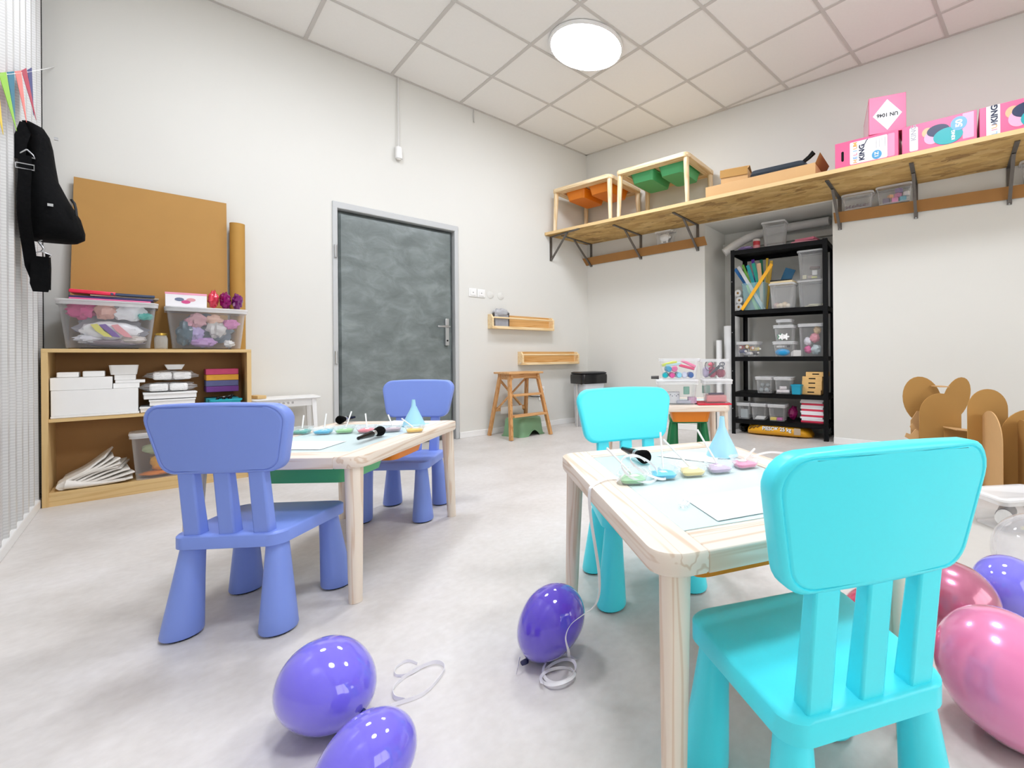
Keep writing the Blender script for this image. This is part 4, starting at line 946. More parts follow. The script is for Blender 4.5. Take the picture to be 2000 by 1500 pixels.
st('upper small clear box with white and green pieces on the third shelf', 2.345, -.15, 2, .175, .16, .135, dz=.148)
for k, (c, ds) in enumerate((('#2f9a6a', -.03), ('#f2f2f0', -.015), ('#f6f6f4', .03))):
    o = [(.024*(1+.35*math.cos(5*a))*math.cos(a), .024*(1+.35*math.cos(5*a))*math.sin(a)) for a in [2*PI*i/40 for i in range(40)]]
    one('foam_flower', MB().prism(o, -.004, .004, 'XZ'), C(c), ('green', 'upper white', 'right white')[k]+' foam flower in the upper small box of the third shelf', 'flower', B(2.345+ds, -.075+.009*k-.012, Z_(2)+.148+.038), RB, 'foam flowers')
st('flat clear organiser on top of the two small boxes', 2.345, -.15, 2, .13, .12, .04, dz=.298, name='organiser_box')
for k in range(3): fblock('silver_stick', ('left silver stick leaning by the small blue box', 'middle silver stick leaning by the small blue box', 'right silver stick leaning by the small blue box')[k], 'stick', C('#c9c7c5', .3), B(2.455+.012*k, -.075+.006*k, Z_(2)+.003), RB+.5, (.07, .006, .04+.008*k), bev=.001)
st('tall clear box with pink things at the right of the third shelf', 2.58, -.222, 2, .22, .2, .29)
for k, (c, ds, dz, r, lb) in enumerate((('#e8559a', -.04, .02, .036, 'pink ball at the bottom'), ('#e793a0', .025, .12, .045, 'salmon pack in the middle'), ('#e6c79a', .05, .2, .035, 'cream feather bunch'), ('#eceaf0', -.045, .1, .035, 'white paper pack'), ('#c3d4d6', .04, .01, .045, 'pale green cloth'))):
    pk(lb+' of the tall pink box on the third shelf', c, 2.58+ds*.9, -.205, 2, dz, (r, r*.8, r), 130+k, amp=.3)
# shelf 2
for k, (s, lb) in enumerate(((2.155, 'left clear box with glass balls on the second shelf'), (2.337, 'right clear box with white rolls on the second shelf'))): st(lb, s, -.15, 1, .148, .19, .145, lid=True, grp='clear boxes on the second shelf')
for k in range(4): packet(('left front glass ball in the second shelf box', 'right front glass ball in the second shelf box', 'upper left glass ball in the second shelf box', 'upper right glass ball in the second shelf box')[k], '#9aa3a5', B(2.125+.055*(k % 2), -.10-.03*(k//2), Z_(1)+.006+.045*(k//2)), (.022, .022, .022), 140+k, RB, 'ball', 'glass_ball', 'glass balls on the second shelf', amp=.05, rough=.1)
for k in range(3): one('white_roll', MB().cone((-.03, 0, .016), (.03, 0, .016), .016, .016, 14), C('#efe7e8', .5), ('lower left white roll in the second shelf box', 'lower right white roll in the second shelf box', 'upper white roll in the second shelf box')[k], 'roll', B((2.31, 2.365, 2.335)[k], -.10, Z_(1)+(.005, .005, .038)[k]), RB+.3*k, 'white rolls on the second shelf')
t = onB('plastic_pot', 'small teal pot between clear box and wooden boxes on the second shelf', 'pot', 2.468, -.10, Z_(1)); MB().tub(.095, .1, .09, .85, .002, .006, .012).build('pot', C('#1795b3', .4), t)
for k in range(5):
    ds = (-.01, .0, .0, .003, .035)[k]
    t = onB('wooden_box', ('lowest', 'second lowest', 'middle', 'second highest', 'topmost')[k]+' wooden tray box with a dark slot on the second shelf', 'box', 2.595+ds, -.195, Z_(1)+.0415*k, .0, 'small wooden boxes on the second shelf')
    MB().b2((-.088, -.08, 0), (.088, .08, .041)).build('body', C('#e3b774', .55, vary=.08), t, bevel=.001); MB().b2((-.03, -.0808, .017), (.03, -.0796, .027)).build('slot', W['black'], t)
# shelf 1
for k, (s, lb) in enumerate(((1.945, 'leftmost clear box with a grey carton on the lowest shelf'), (2.10, 'middle clear box with white cards on the lowest shelf'), (2.275, 'right clear box with yellow and pink pieces on the lowest shelf'))): st(lb, s, -.15, 0, (.12, .138, .15)[k], .19, .145, grp='clear boxes on the lowest shelf')
fblock('grey_carton', 'silver grey carton in the leftmost box of the lowest shelf', 'carton', C('#b4bfc2', .3), B(1.945, -.12, Z_(0)+.006), RB, (.075, .03, .085))
for k in range(2): fblock('card_pack', ('lower white card in the middle box of the lowest shelf', 'upper white card in the middle box of the lowest shelf')[k], 'card', C('#e9e8e6'), B(2.11+.01*k, -.11, Z_(0)+.006+.014*k), RB+.1, (.09, .06, .012))
fblock('foam_piece', 'yellow foam piece in the right box of the lowest shelf', 'foam', C('#e8c832'), B(2.245, -.10, Z_(0)+.006), RB, (.06, .04, .025)); fblock('foam_piece', 'magenta foam piece in the right box of the lowest shelf', 'foam', C('#c8469c'), B(2.305, -.10, Z_(0)+.006), RB, (.05, .04, .025))
pk('dark magenta bundle behind the right box of the lowest shelf', '#8d1a5c', 2.40, -.20, 0, 0, (.04, .05, .06), 150)
for k in range(12):
    cc = ('#f2eef0', '#d9304f')[k % 3 == 0]
    fblock('craft_book', ('thin booklet %s from the bottom of the red and white stack' % ('lowest', 'second', 'third', 'fourth', 'fifth', 'sixth', 'seventh', 'eighth', 'ninth', 'tenth', 'eleventh', 'topmost')[k]).replace('lowest from the bottom', 'lowest').replace('topmost from the bottom', 'topmost'), 'booklet', C(cc, .5), B(2.595+.006*math.sin(k*2.3), -.20, Z_(0)+.001+.0178*k), RB+.03*math.sin(k*1.7), (.20, .17, .017), 'red and white booklets on the lowest shelf', .001)
# sand sack on the floor
t = onB('sand_sack', 'yellow sand sack lying under the black shelving', 'sack', 2.28, -.20, .001, R(2.4))
rings = []
for x, w_, h_ in ((-.30, .09, .03), (-.285, .12, .045), (-.2, .15, .06), (0, .155, .064), (.18, .15, .058), (.26, .12, .04), (.30, .06, .02)):
    rings.append([Vector((x, (w_*abs(math.cos(a))**.7*(1 if math.cos(a) > 0 else -1)), h_/1*(1+abs(math.sin(a))**.8*(1 if math.sin(a) > 0 else -1)))) for a in [2*PI*i/24 for i in range(24)]])
MB().loft(rings).build('bag', mat('yellow_sack', '#eaa91f', .35, vary=.06), t)
lettering('PIESOK 25 kg', .048, W['paper'], t, (.0, -.1535, .075), 0, bold=.0012); lettering('PIESOK 25 kg', .048, C('#3a2a12'), t, (.002, -.1528, .073), 0, bold=.003)
MB().strip([(-.27, -.128, .055), (-.24, -.14, .085), (-.225, -.145, .07), (-.2, -.15, .09), (-.185, -.15, .08), (-.155, -.152, .10)], .01, .0006, lambda f: Vector((0, 0, 1))).build('printed_scribble', C('#5a3d14'), t)
MB().box((.19, -.151, .065), (.06, .002, .06)).build('printed_stamp', C('#b9a58c'), t)
one('dark_bundle', MB().ball((0, 0, .055), (.05, .08, .055), 20, 12, amp=.2, seed=9), W['blackgloss'], 'black bundle on the floor left of the sand sack', 'bundle', B(1.91, -.2, .001), RB)
# rolls of white material standing left of the shelving
for k, (s, t_, hh, r, lb) in enumerate(((1.735, -.40, 1.42, .05, 'tallest white roll standing in the niche'), (1.715, -.27, 1.08, .05, 'medium white roll standing in the niche'), (1.655, -.16, .93, .03, 'shortest thin white roll at the niche jamb'))):
    one('fabric_roll', MB().lathe([(r, 0), (r, hh), (r-.012, hh), (r-.012, hh-.05), (0, hh-.05)], n=24), W['paper'], lb, 'roll', B(s, t_, .001), RB, 'white rolls in the niche')
# ------------------------------------------------------------------ things on the play tables
ZT = .4655
def onT(name, label, cat, x, y, rz=0., z=ZT, grp=None): return thing(name, label, cat, (x, y, z), rz, grp)
def dish(label, col, x, y, rz, spoon, sl, grp, slab):
    """small clear triangular-lipped tub with coloured sand, and a white spoon standing in it"""
    t = onT('sand_dish', label, 'dish', x, y, rz, grp=grp)
    m = clear('dish_plastic', '#eef6f6', .13, .06) if 'dishm' not in K else K['dishm']; K['dishm'] = m
    ring = lambda k, z: [Vector((p.x*k*(1-.25*p.y/.06), p.y*k, z)) for p in rrect(.070, .074, .018, 4)]
    MB().loft([ring(.72, 0), ring(.98, .024), ring(1.06, .025), ring(1.06, .027), ring(.95, .027), ring(.69, .002)]).build('tub', m, t)
    r2 = lambda k, z: [Vector((p.x*k*(1-.25*p.y/.06), p.y*k, z+.0035*noise.noise(Vector((p.x*60, p.y*60, x*9))))) for p in rrect(.070, .074, .018, 4)]
    MB().loft([ring(.69, .0025), ring(.82, .0115), r2(.5, .0145), r2(.15, .0165)]).build('sand', C(col, .9, vary=.05, scale=300), t)['label'] = 'coloured sand'
    a, L = spoon
    s = onT('spoon', slab, 'spoon', x, y, rz, ZT+.017, 'white plastic spoons in sand dishes')
    d = Vector((math.cos(a)*math.cos(sl), math.sin(a)*math.cos(sl), math.sin(sl)))
    MB().tube([d*.006, d*L*.5, d*L], [.0028, .0026, .003], 8).build('handle', W['white'], s)
    MB().ball(Vector((0, 0, .003))-d*.006, (.013, .010, .003), 14, 8).build('bowl', W['white'], s)
vl = R(-42.5)                                                       # direction to the right as seen by the camera
for (col, nm, x, y, px) in (('#2aa89a', 'teal', .421, 2.322, 0), ('#23b3d9', 'sky blue', .482, 2.251, 0), ('#8fc97c', 'leaf green', .548, 2.211, 0), ('#ee6d7c', 'coral pink', .611, 2.155, 0), ('#b79aa6', 'mauve', .692, 2.1, 0), ('#f4c83f', 'yellow', .742, 2.001, 0)):
    i = ('teal', 'sky blue', 'leaf green', 'coral pink', 'mauve', 'yellow').index(nm)
    dish(f'clear dish of {nm} sand on the left play table', col, x, y, vl+.1*i, (R((110, 95, 70, 110, 120, 150)[i]), (.062, .066, .075, .064, .06, .065)[i]), R((62, 70, 62, 64, 55, 38)[i]), 'sand dishes on the left table', f'white spoon standing in the {nm} sand on the left table')
for (col, nm, x, y, i) in (('#9fd6a0', 'pale green', .803, .788, 0), ('#27bfe6', 'bright blue', .885, .759, 1), ('#f5d585', 'pale yellow', .956, .723, 2), ('#c9aac8', 'lilac', 1.029, .689, 3), ('#f57fae', 'hot pink', 1.118, .663, 4)):
    dish(f'clear dish of {nm} sand on the right play table', col, x, y, vl+.08*i, (R((150, 88, 138, 118, 20)[i]), (.095, .10, .105, .11, .06)[i]), R((40, 66, 40, 52, 24)[i]), 'sand dishes on the right table', f'white spoon standing in the {nm} sand on the right table')
def funnel(label, x, y, k):
    prof = [(.046*k, 0), (.046*k, .002), (.034*k, .03*k), (.018*k, .062*k), (.0095*k, .082*k), (.0065*k, .112*k), (.005*k, .112*k), (.008*k, .082*k), (.0165*k, .062*k), (.043*k, .001)]
    t = onT('funnel', label, 'funnel', x, y); m = C('#a9def2', .3)
    MB().lathe(prof, n=28).build('cone', m, t)
    MB().strip([(.045*k, 0, .001), (.06*k, -.004, .001), (.066*k, .0, .001), (.06*k, .006, .001), (.045*k, .004, .001)], .004, .001).build('tab', m, t)
    MB().loft([[Vector((a, b_, z)) for a, b_ in ((r_, -.001), (r_+.003, -.001), (r_+.003, .001), (r_, .001))] for r_, z in ((.046*k, .002), (.018*k, .062*k), (.0095*k, .082*k))]).build('rib', m, t)
funnel('pale blue plastic funnel upside down on the left play table', .813, 2.199, 1.05); funnel('pale blue plastic funnel upside down on the right play table', 1.202, .788, 1.08)
def brush(label, p, q, k=1.):
    """makeup style brush from handle tip p to bristle end q (x,y)"""
    p, q = Vector((*p, 0)), Vector((*q, 0)); d = q-p; a = math.atan2(d.y, d.x); L = d.length
    t = onT('brush', label, 'brush', p.x, p.y, a, ZT+.0205)
    RX = Matrix.Rotation(PI/2, 3, 'Y')
    MB().lathe([(0, 0), (.006, .004), (.0095, .3*L), (.012, .5*L), (.0115, .56*L)], n=18, R=RX).build('handle', W['blackgloss'], t)
    MB().lathe([(.0115, .555*L), (.0125, .57*L), (.0125, .65*L), (.0115, .655*L)], n=18, R=RX).build('ferrule', W['chrome'], t)
    MB().lathe([(.011, .65*L), (.017, .8*L), (.020, .92*L), (.016, .985*L), (.006, L), (0, L)], n=18, R=RX).build('bristles', mat('black_bristles', '#050505', .9, vary=.5, scale=200, spec=.1), t)
brush('black brush lying near the front edge of the left play table', (.502, 1.875), (.622, 2.009))
brush('black brush lying behind the dishes at the far side of the left play table', (.676, 2.565), (.590, 2.50))
brush('black brush lying behind the green dish on the right play table', (1.001, 1.028), (.955, .879))
def sheet(label, pts, z, m=None):
    a = [Vector((x, y, z)) for x, y in pts]
    return one('paper_sheet', MB().loft([a, [p+Vector((0, 0, .0006)) for p in a]]), m or W['paper'], label, 'paper')
W['tracing'] = mat('bright_paper', '#f7f9fa', .6, vary=.004)
sheet('white paper sheet at the near end of the left play table', ((.205, 2.08), (.388, 1.868), (.492, 1.978), (.33, 2.165)), ZT, W['tracing'])
sheet('white paper sheet at the far end of the left play table', ((.70, 2.34), (.84, 2.12), (.95, 2.23), (.81, 2.44)), ZT, W['tracing'])
sheet('white paper sheet on the near end of the right play table', ((.782, .61), (.719, .482), (.905, .40), (.968, .535)), ZT, W['tracing'])
sheet('white paper sheet behind the dishes on the right play table', ((1.06, .935), (1.10, .745), (1.21, .80), (1.165, .93)), ZT, W['tracing'])
one('plastic_scrap', MB().ball((0, 0, .006), (.022, .010, .006), 16, 10, amp=.6, seed=12), W['wrap'], 'small crumpled clear scrap beside the paper on the right table', 'scrap', (.742, .579, ZT), .4)

# ------------------------------------------------------------------ balloons
def balloon(label, x, y, r, axis, m, knot, grp=None, z=None):
    a = Vector(axis).normalized(); R3 = a.to_track_quat('Z', 'Y').to_matrix(); k1, k2 = 1.05, 1.3
    prof = []
    for i in range(33):
        th = PI*i/32; h = math.cos(th); prof.append((r*math.sin(th), r*h*(k2 if h > 0 else k1)))
    prof = prof[::-1]; prof[0] = (0, prof[0][1]); prof[-1] = (0, prof[-1][1])
    mb = MB().lathe(prof, n=40, R=R3)
    zz = -min(v.z for v in mb.v)+.001 if z is None else z
    t = thing('balloon', label, 'balloon', (x, y, zz), 0, grp)
    mb.build('skin', m, t, ang=180)
    MB().lathe([(.004, r*k2-.004), (.006, r*k2+.002), (.004, r*k2+.006), (.009, r*k2+.014), (.012, r*k2+.02), (.004, r*k2+.019), (0, r*k2+.018)], n=12, R=R3).build('knot', C(knot, .3), t)
    return t, zz, a
ri = Vector((.676, -.737, 0)); fw = Vector((.737, .676, 0)); up = Vector((0, 0, 1))
VIO = balloon_mat('violet_latex', '#7a6cf0'); VIO2 = balloon_mat('deep_violet_latex', '#5b3fd0')
balloon('violet balloon on the floor left of the lowest one at the bottom', .246, 1.161, .085, ri-.4*up-.3*fw, VIO, '#16215e', 'violet balloons on the floor')
balloon('violet balloon cut by the bottom edge of the photo', .254, .895, .072, -.6*ri-.5*up-.6*fw, VIO, '#16215e', 'violet balloons on the floor')
balloon('deep violet balloon under the left corner of the right play table', .70, .98, .081, -.6*ri-.9*up-.2*fw, VIO2, '#1c1c52', 'violet balloons on the floor')
balloon('large pearly pink balloon at the right edge beside the turquoise chair', 1.173, .098, .116, .5*ri-.5*up-.6*fw, balloon_mat('pearl_pink_latex', '#f98cc0', .12), '#c94d86')
balloon('pearly mauve balloon behind the large pink balloon', 1.490, .222, .098, -.5*ri+.2*up+.5*fw, balloon_mat('pearl_mauve_latex', '#c46c8c', .3), '#8c3d5c')
balloon('blue violet balloon at the right edge behind the mauve one', 1.698, .127, .088, .8*ri-.2*up, balloon_mat('blue_violet_latex', '#7f7af2'), '#2a2a80')
balloon('clear transparent balloon at the right edge behind the blue violet one', 1.95, .065, .125, ri, balloon_mat('clear_latex', '#e6e3e4', 0, .16), '#dcd8da')
balloon('hot pink balloon seen between the slats of the large turquoise chair', 1.28, .372, .080, .5*ri, balloon_mat('pearl_hot_pink', '#ea3a6c', .2), '#a31f4a')

def curl(fn, n): return [fn(i/n) for i in range(n+1)]
def ribbon(label, pts, w=.006, name='ribbon', side=None): return one(name, MB().strip(pts, w, .0004, side), W['ribbon'], label, 'ribbon')
# ribbon from the table edge to the floor, ending in coils before the deep violet balloon
P = [(.80, .79, .505), (.765, .80, .475), (.79, .83, .47), (.765, .845, .471), (.725, .838, .4685), (.705, .829, .467), (.6985, .827, .462), (.6975, .828, .439), (.7033, .8279, .3836), (.7109, .8226, .3221), (.7163, .8167, .2614), (.7128, .8132, .2154), (.7012, .8184, .1881), (.6823, .8331, .1724), (.6631, .8569, .1475), (.6623, .8756, .1102), (.6816, .8915, .0636), (.715, .93, .012), (.728, .922, .004)]
def smooth(P, n=8):
    P = [Vector(p) for p in P]; out = []
    for i in range(len(P)-1):
        p0, p1, p2, p3 = P[max(i-1, 0)], P[i], P[i+1], P[min(i+2, len(P)-1)]
        for k in range(n):
            t = k/n; out.append(.5*((2*p1)+(p2-p0)*t+(2*p0-5*p1+4*p2-p3)*t*t+(3*p1-p0-3*p2+p3)*t**3))
    return out+[P[-1]]
coil = [(.682+.040*math.cos(a)-.002*a, .925+.040*math.sin(a)-.002*a, .004+.006*(1+math.sin(a*1.3))) for a in [R(-10+15*i) for i in range(62)]]
ribbon('white ribbon running from the right table down to coils before the violet balloon', smooth(P)+smooth([(.728, .922, .004)]+coil[::3], 5), .007, side=lambda f: Vector((math.cos(f*9), math.sin(f*9), .6)))
ribbon('short white ribbon tail at the knot of the deep violet balloon', smooth([(.617, 1.003, .03), (.607, .995, .018), (.598, .988, .004)]), .006)
# ribbon loops lying by the two violet balloons
lp = smooth([(.322, 1.085, .006), (.358, 1.103, .004), (.423, 1.09, .003), (.487, 1.134, .004), (.482, 1.176, .006), (.43, 1.185, .004), (.385, 1.165, .003), (.371, 1.130, .003), (.383, 1.10, .004)])
ribbon('white ribbon looped on the floor right of the two violet balloons', [p+Vector((0, 0, .0015)) for p in lp], .008, side=lambda f: Vector((.3, .3, 1)))
l2 = smooth([(.462, 1.188, .006), (.424, 1.183, .004), (.400, 1.205, .003), (.410, 1.232, .004), (.438, 1.239, .004), (.452, 1.21, .003)])
ribbon('small second ribbon curl beside the violet balloons', l2, .006, side=lambda f: Vector((.3, .3, 1)))
# loops of ribbon over the pale green dish
ribbon('white ribbon loops curled over the pale green dish on the right table', [Vector((.812+.042*math.cos(a)+.003*a, .792+.038*math.sin(a)-.002*a, ZT+.030+.026*math.sin(a*.9+.5))) for a in [R(14*i) for i in range(54)]], .006, side=lambda f: Vector((.2, .2, 1)))

ribbon('white ribbon arc at the far right of the right table behind the large turquoise chair', smooth([(1.23, .70, ZT+.004), (1.27, .66, ZT+.016), (1.29, .60, ZT+.012), (1.26, .55, ZT+.004), (1.22, .57, ZT+.004)]), .006, side=lambda f: Vector((.2, .2, 1)))

# ------------------------------------------------------------------ boxes on the third table
t3 = (2.354, 2.019); A3 = R(133); T3 = lambda lx, ly: (t3[0]+lx*math.cos(A3)-ly*math.sin(A3), t3[1]+lx*math.sin(A3)+ly*math.cos(A3))
# local -x is to the right in the photo, +y (local) is toward the viewer side
def on3(lx, ly, z): x, y = T3(lx, ly); return (x, y, ZT+z)
RF = A3+PI                                                            # facing: local -y toward the viewer
fblock('red_folder', 'red flat folder under the right stack of clear boxes', 'folder', C('#d8243f', .5), on3(-.312, .17, .001), RF+.03, (.21, .20, .008), bev=.001)
fblock('craft_book', 'white book under the red folder corner on the third table', 'book', W['paper'], on3(.28, -.05, .001), RF, (.16, .2, .006))
t = storage('lower left clear box with a mug on the table before the black shelf', on3(-.085, .15, .001), RF, .252, .205, .145, m=W['clear'])
t = storage('lower right clear box with a pink case on the table before the black shelf', on3(-.338, .17, .0095), RF, .168, .175, .137, m=W['clear'])
storage('upper left clear box of coloured paints on the table before the black shelf', on3(-.10, .15, .161), RF, .245, .195, .13, lid=False)
storage('upper right clear box with scissors on the table before the black shelf', on3(-.318, .17, .161), RF, .165, .17, .125, lid=False)
def at3(lx, ly, z): return on3(lx, ly, z)
for k, (c, nm, lx, z) in enumerate((('#17b2bc', 'lower left teal', .115, .004), ('#ea4aa0', 'lower magenta', .07, .004), ('#8ed9ec', 'lower light blue', .025, .004), ('#d6d9ea', 'lower pale grey', -.02, .004), ('#235fa8', 'lower dark blue', -.062, .004), ('#1fa9d0', 'upper teal blue', .095, .042), ('#ef76ae', 'upper pink', .05, .042))):
    x, y, zz = at3(lx*.9-.115, .19, .164+z)
    t = thing('paint_tube', nm+' paint tube in the upper left clear box', 'paint', (x, y, zz), RF+.1*(k % 3-1), 'paint tubes in the upper left clear box')
    MB().cone((0, -.03, .019), (0, .05, .019), .019, .019, 16).build('body', C(c, .35), t); MB().cone((0, -.045, .019), (0, -.03, .019), .014, .016, 14).build('cap', C(c, .3), t)
for k, (c, nm, lx, z, rr) in enumerate((('#e8356f', 'hot pink', -.035, .062, -.25), ('#f57fa8', 'light pink', -.045, .085, -.45), ('#d8e04a', 'lime yellow', .085, .085, .25), ('#bfe6e6', 'pale aqua', .06, .08, .1))):
    x, y, zz = at3(lx*.9-.115, .18, .166+z)
    o = fblock('foam_strip', nm+' foam strip in the upper left clear box', 'foam', C(c, .5), (x, y, zz), RF, (.10, .03, .018), bev=.004); o.rotation_euler = (Matrix.Rotation(RF, 3, 'Z') @ Matrix.Rotation(-rr, 3, 'Y')).to_euler()
for k, (c, nm, lx, z, r) in enumerate((('#b23a5c', 'crimson', -.275, .004, (.026, .02, .034)), ('#9a3050', 'dark red', -.33, .004, (.03, .02, .026)), ('#b8a9c8', 'pale violet', -.235, .004, (.022, .02, .034)), ('#e4647a', 'coral', -.268, .075, (.02, .015, .012)))):
    x, y, zz = at3(lx-.035, .19, .164+z); packet(nm+' bundle in the upper right clear box', c, (x, y, zz), r, 160+k, RF, amp=.25)
x, y, zz = at3(-.335, .215, .20)
t = thing('scissors', 'dark handled scissors in the upper right clear box', 'scissors', (x, y, zz), RF)
MB().tube([(-.05, 0, -.02), (0, 0, .025), (.02, 0, .045)], [.006, .010, .008], 8).build('blade', C('#3c3f4a', .3), t)
for cx_, cz_ in ((.035, .055), (.028, .03)): MB().tube([(cx_+.016*math.cos(a), 0, cz_+.010*math.sin(a)) for a in [2*PI*i/14 for i in range(15)]], .003, 6).build('handle', C('#33364a', .3), t)
x, y, zz = at3(-.318, .215, .20)
one('wire_loop', MB().tube([(-.03+.026*math.cos(a), .004, .045+.03*math.sin(a)) for a in [2*PI*i/20 for i in range(21)]], .0025, 6), C('#4b4d55', .3), 'thin dark wire loop beside the scissors in the upper right clear box', 'wire', (x, y, zz), RF)
x, y, zz = at3(-.06, .17, .005)
t = thing('mug', 'white patterned mug in the lower left clear box', 'mug', (x, y, zz), RF)
MB().lathe([(.035, 0), (.042, .004), (.044, .072), (.041, .072), (.039, .006), (0, .005)], n=24).build('cup', C('#e6e8ec', .3), t)
for k in range(6): MB().box((-.03+.012*k, -.0435+.0025*abs(k-2.5), .05+.008*(k % 2)), (.006, .001, .006), ry=k).build('printed_mark', C('#4a5568'), t)
for k, (c, nm, lx, z, sz) in enumerate((('#b7bccb', 'silver grey foil pack', -.035, .004, (.09, .07, .02)), ('#c9a3c2', 'mauve pack', -.09, .004, (.05, .06, .04)), ('#7fc2ad', 'mint green card', -.055, .06, (.04, .01, .05)))):
    x, y, zz = at3(lx-.09, .185, z+.002); fblock('craft_pack', nm+' in the lower left clear box', 'pack', C(c, .4), (x, y, zz), RF+.1*k, sz, bev=.004)
x, y, zz = at3(-.332, .175, .0135); fblock('pink_case', 'salmon pink case in the lower right clear box', 'case', C('#e59a9a', .45), (x, y, zz), RF, (.128, .11, .045), bev=.01, seg=3)
x, y, zz = at3(-.335, .19, .0595); fblock('marker_pen', 'dark violet pen on the salmon case in the lower right box', 'pen', C('#3c3358', .4), (x, y, zz), RF+.04, (.10, .013, .012), bev=.004)
x, y, zz = at3(-.28, .12, .064); fblock('craft_pack', 'mint pack at the back of the lower right clear box', 'pack', C('#a8d2c4', .4), (x, y, zz), RF, (.05, .03, .05), bev=.003)
x, y, zz = at3(.20, .16, .135); 
t = thing('dark_roller', 'dark grey handle sticking out left of the clear boxes', 'tool', (*T3(.030, .15), ZT+.161), RF)
MB().cone((-.05, 0, .009), (.0, 0, .009), .010, .011, 14).build('grip', C('#4c4644', .4), t)

# ------------------------------------------------------------------ right side: cardboard pieces, sheet, box
def card(t, name, ol, y, rz=0, th=.005, loc=(0, 0, 0), m=None):
    """upright cardboard outline (x,z) of thickness th, turned by rz about the vertical through loc"""
    mb = MB().prism(ol, -th/2, th/2, 'XZ'); mb.move(Matrix.Translation(loc) @ Matrix.Rotation(rz, 4, 'Z') @ Matrix.Translation((0, y, 0)))
    return mb.build(name, m or W['card'], t)
def arch(w, h, n=18, z0=0., lean=0.): return [(-w/2, z0), (w/2, z0)]+[(w/2*math.cos(PI*i/n)+lean*math.sin(PI*i/n), h-w/2+w/2*math.sin(PI*i/n)) for i in range(n+1)]
def leaf(cx, cz, rx, rz_, tilt, n=28):
    out = []
    for i in range(n):
        a = 2*PI*i/n; x, z = rx*math.cos(a), rz_*math.sin(a)
        out.append((cx+x*math.cos(tilt)-z*math.sin(tilt), cz+x*math.sin(tilt)+z*math.cos(tilt)))
    return out
RC = math.atan2(-ri.y, -ri.x)+PI                                      # card pieces face the viewer
t = thing('cardboard_figure', 'brown cardboard figure with two round lobes behind the turquoise chair', 'cardboard figure', (3.50, .60, 0), RC, 'cardboard figures')
card(t, 'front_arch', arch(.265, .525), -.10, loc=(-.07, 0, 0))
card(t, 'left_lobe', leaf(-.11, .47, .125, .16, .35)+[], .02)
card(t, 'right_lobe', leaf(.14, .475, .085, .15, -.38), .06)
card(t, 'body_panel', [(-.20, 0), (.12, 0), (.12, .40), (-.16, .40), (-.20, .34)], .0, 0, m=W['cardlight'])
MB().box((-.03, -.04, .565), (.06, .09, .006)).build('joint_tab', W['cardlight'], t)
for k, (pts, y) in enumerate((([(-.24, .31), (-.225, .33), (-.19, .29), (-.15, .285), (-.14, .25), (-.19, .26), (-.225, .285)], -.06), ([(-.29, .25), (-.28, .275), (-.25, .265), (-.22, .30), (-.17, .26), (-.17, .235), (-.25, .228)], -.09))): card(t, 'curled_tab', pts[::-1], y, m=W['cardlight'])
MB().box((.08, -.19, .30), (.30, .13, .005), ry=.12).build('seat_shelf', W['cardlight'], t); MB().box((.08, -.12, .15), (.28, .005, .29)).build('seat_front', W['card'], t)
one('white_plate', MB().lathe([(.05, 0), (.085, .008), (.086, .011), (.05, .004), (0, .003)], n=28), W['white'], 'white plate lying on the cardboard figure with round lobes', 'plate', (3.50+.14*ri.x-.2*fw.x, .60+.14*ri.y-.2*fw.y, .30))
t = thing('cardboard_figure', 'brown cardboard figure made of interlocked arches at the right edge', 'cardboard figure', (3.03, .235, .008), RC, 'cardboard figures')
card(t, 'rear_arch', arch(.225, .57), .14, loc=(.015, 0, 0))
card(t, 'cross_panel', arch(.30, .46), 0, R(72), loc=(-.045, .04, 0), m=W['cardlight'])
card(t, 'front_arch', arch(.30, .475), -.02, R(-8), loc=(.125, 0, 0))
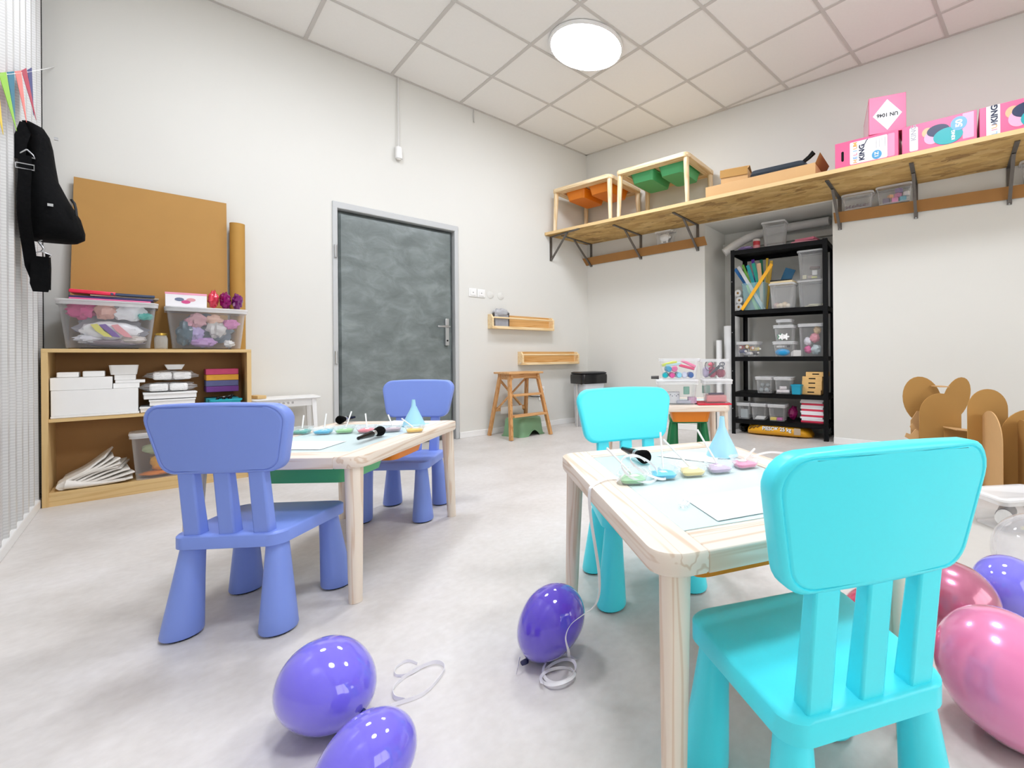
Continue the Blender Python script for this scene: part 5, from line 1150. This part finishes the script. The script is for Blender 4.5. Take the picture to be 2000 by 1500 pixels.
for k in range(4): card(t, 'rib_panel', [(-.13, 0), (.13, 0)]+[(.13*math.cos(PI/2*i/10)**.8-.0, .30+(.46-.06*abs(k-.5)-.30)*math.sin(PI/2*i/10)) for i in range(11)]+[(-.13, .46-.06*abs(k-.5))], 0, R(62), loc=(.02+.055*k, -.09, 0), m=(W['card'], W['cardlight'])[k % 2])

mb = MB(); vs = []; fs = []; nx, ny = 56, 40
for j in range(ny+1):
    for i in range(nx+1):
        u, v = i/nx, j/ny; x = 1.62+1.2*u; y = -.75+1.2*v+.08*u
        e = min(u, 1-u, v, 1-v)*14
        z = .0025+min(1, e)*(.0035*(1+noise.noise(Vector((x*9+y*4, y*5-x*3, 0))))+.005*max(0, noise.noise(Vector((x*14-y*6, x*4+y*12, 5)))))
        vs.append((x+.01*noise.noise(Vector((y*6, x*2, 8))), y+.02*noise.noise(Vector((x*5, 1, y*2))), z))
for j in range(ny):
    for i in range(nx): a = j*(nx+1)+i; fs.append((a, a+1, a+nx+2, a+nx+1))
mb.add(vs, fs)
ds = one('dust_sheet', mb, mat('crumpled_sheet', '#cdc9c2', .6, vary=.03, scale=20, bump=.05), 'crumpled white dust sheet on the floor under the balloons at right', 'sheet')
t = storage('clear storage box with a bottle on the floor at the right edge', (2.60, .17, .012), math.atan2(ri.y, ri.x)+R(8), .30, .19, .135, lid=True)
a = math.atan2(ri.y, ri.x)
t = thing('ink_bottle', 'dark bottle with a white cap lying in the clear box at the right edge', 'bottle', (2.54, .199, .0195), R(-92))
MB().cone((0, -.01, .04), (0, .10, .04), .034, .034, 20).build('body', C('#34323c', .3), t); MB().cone((0, -.045, .04), (0, -.01, .04), .031, .031, 24).build('cap', W['white'], t)
one('marker_pen', MB().cone((0, 0, .008), (.06, 0, .008), .008, .008, 12), C('#d9cf7a'), 'yellow marker under the bottle in the clear box at right', 'pen', (2.52, .14, .0185), a)
packet('crimson packet beside the bottle in the clear box at right', '#a83c55', (2.65, .11, .0195), (.03, .025, .03), 170, amp=.3)
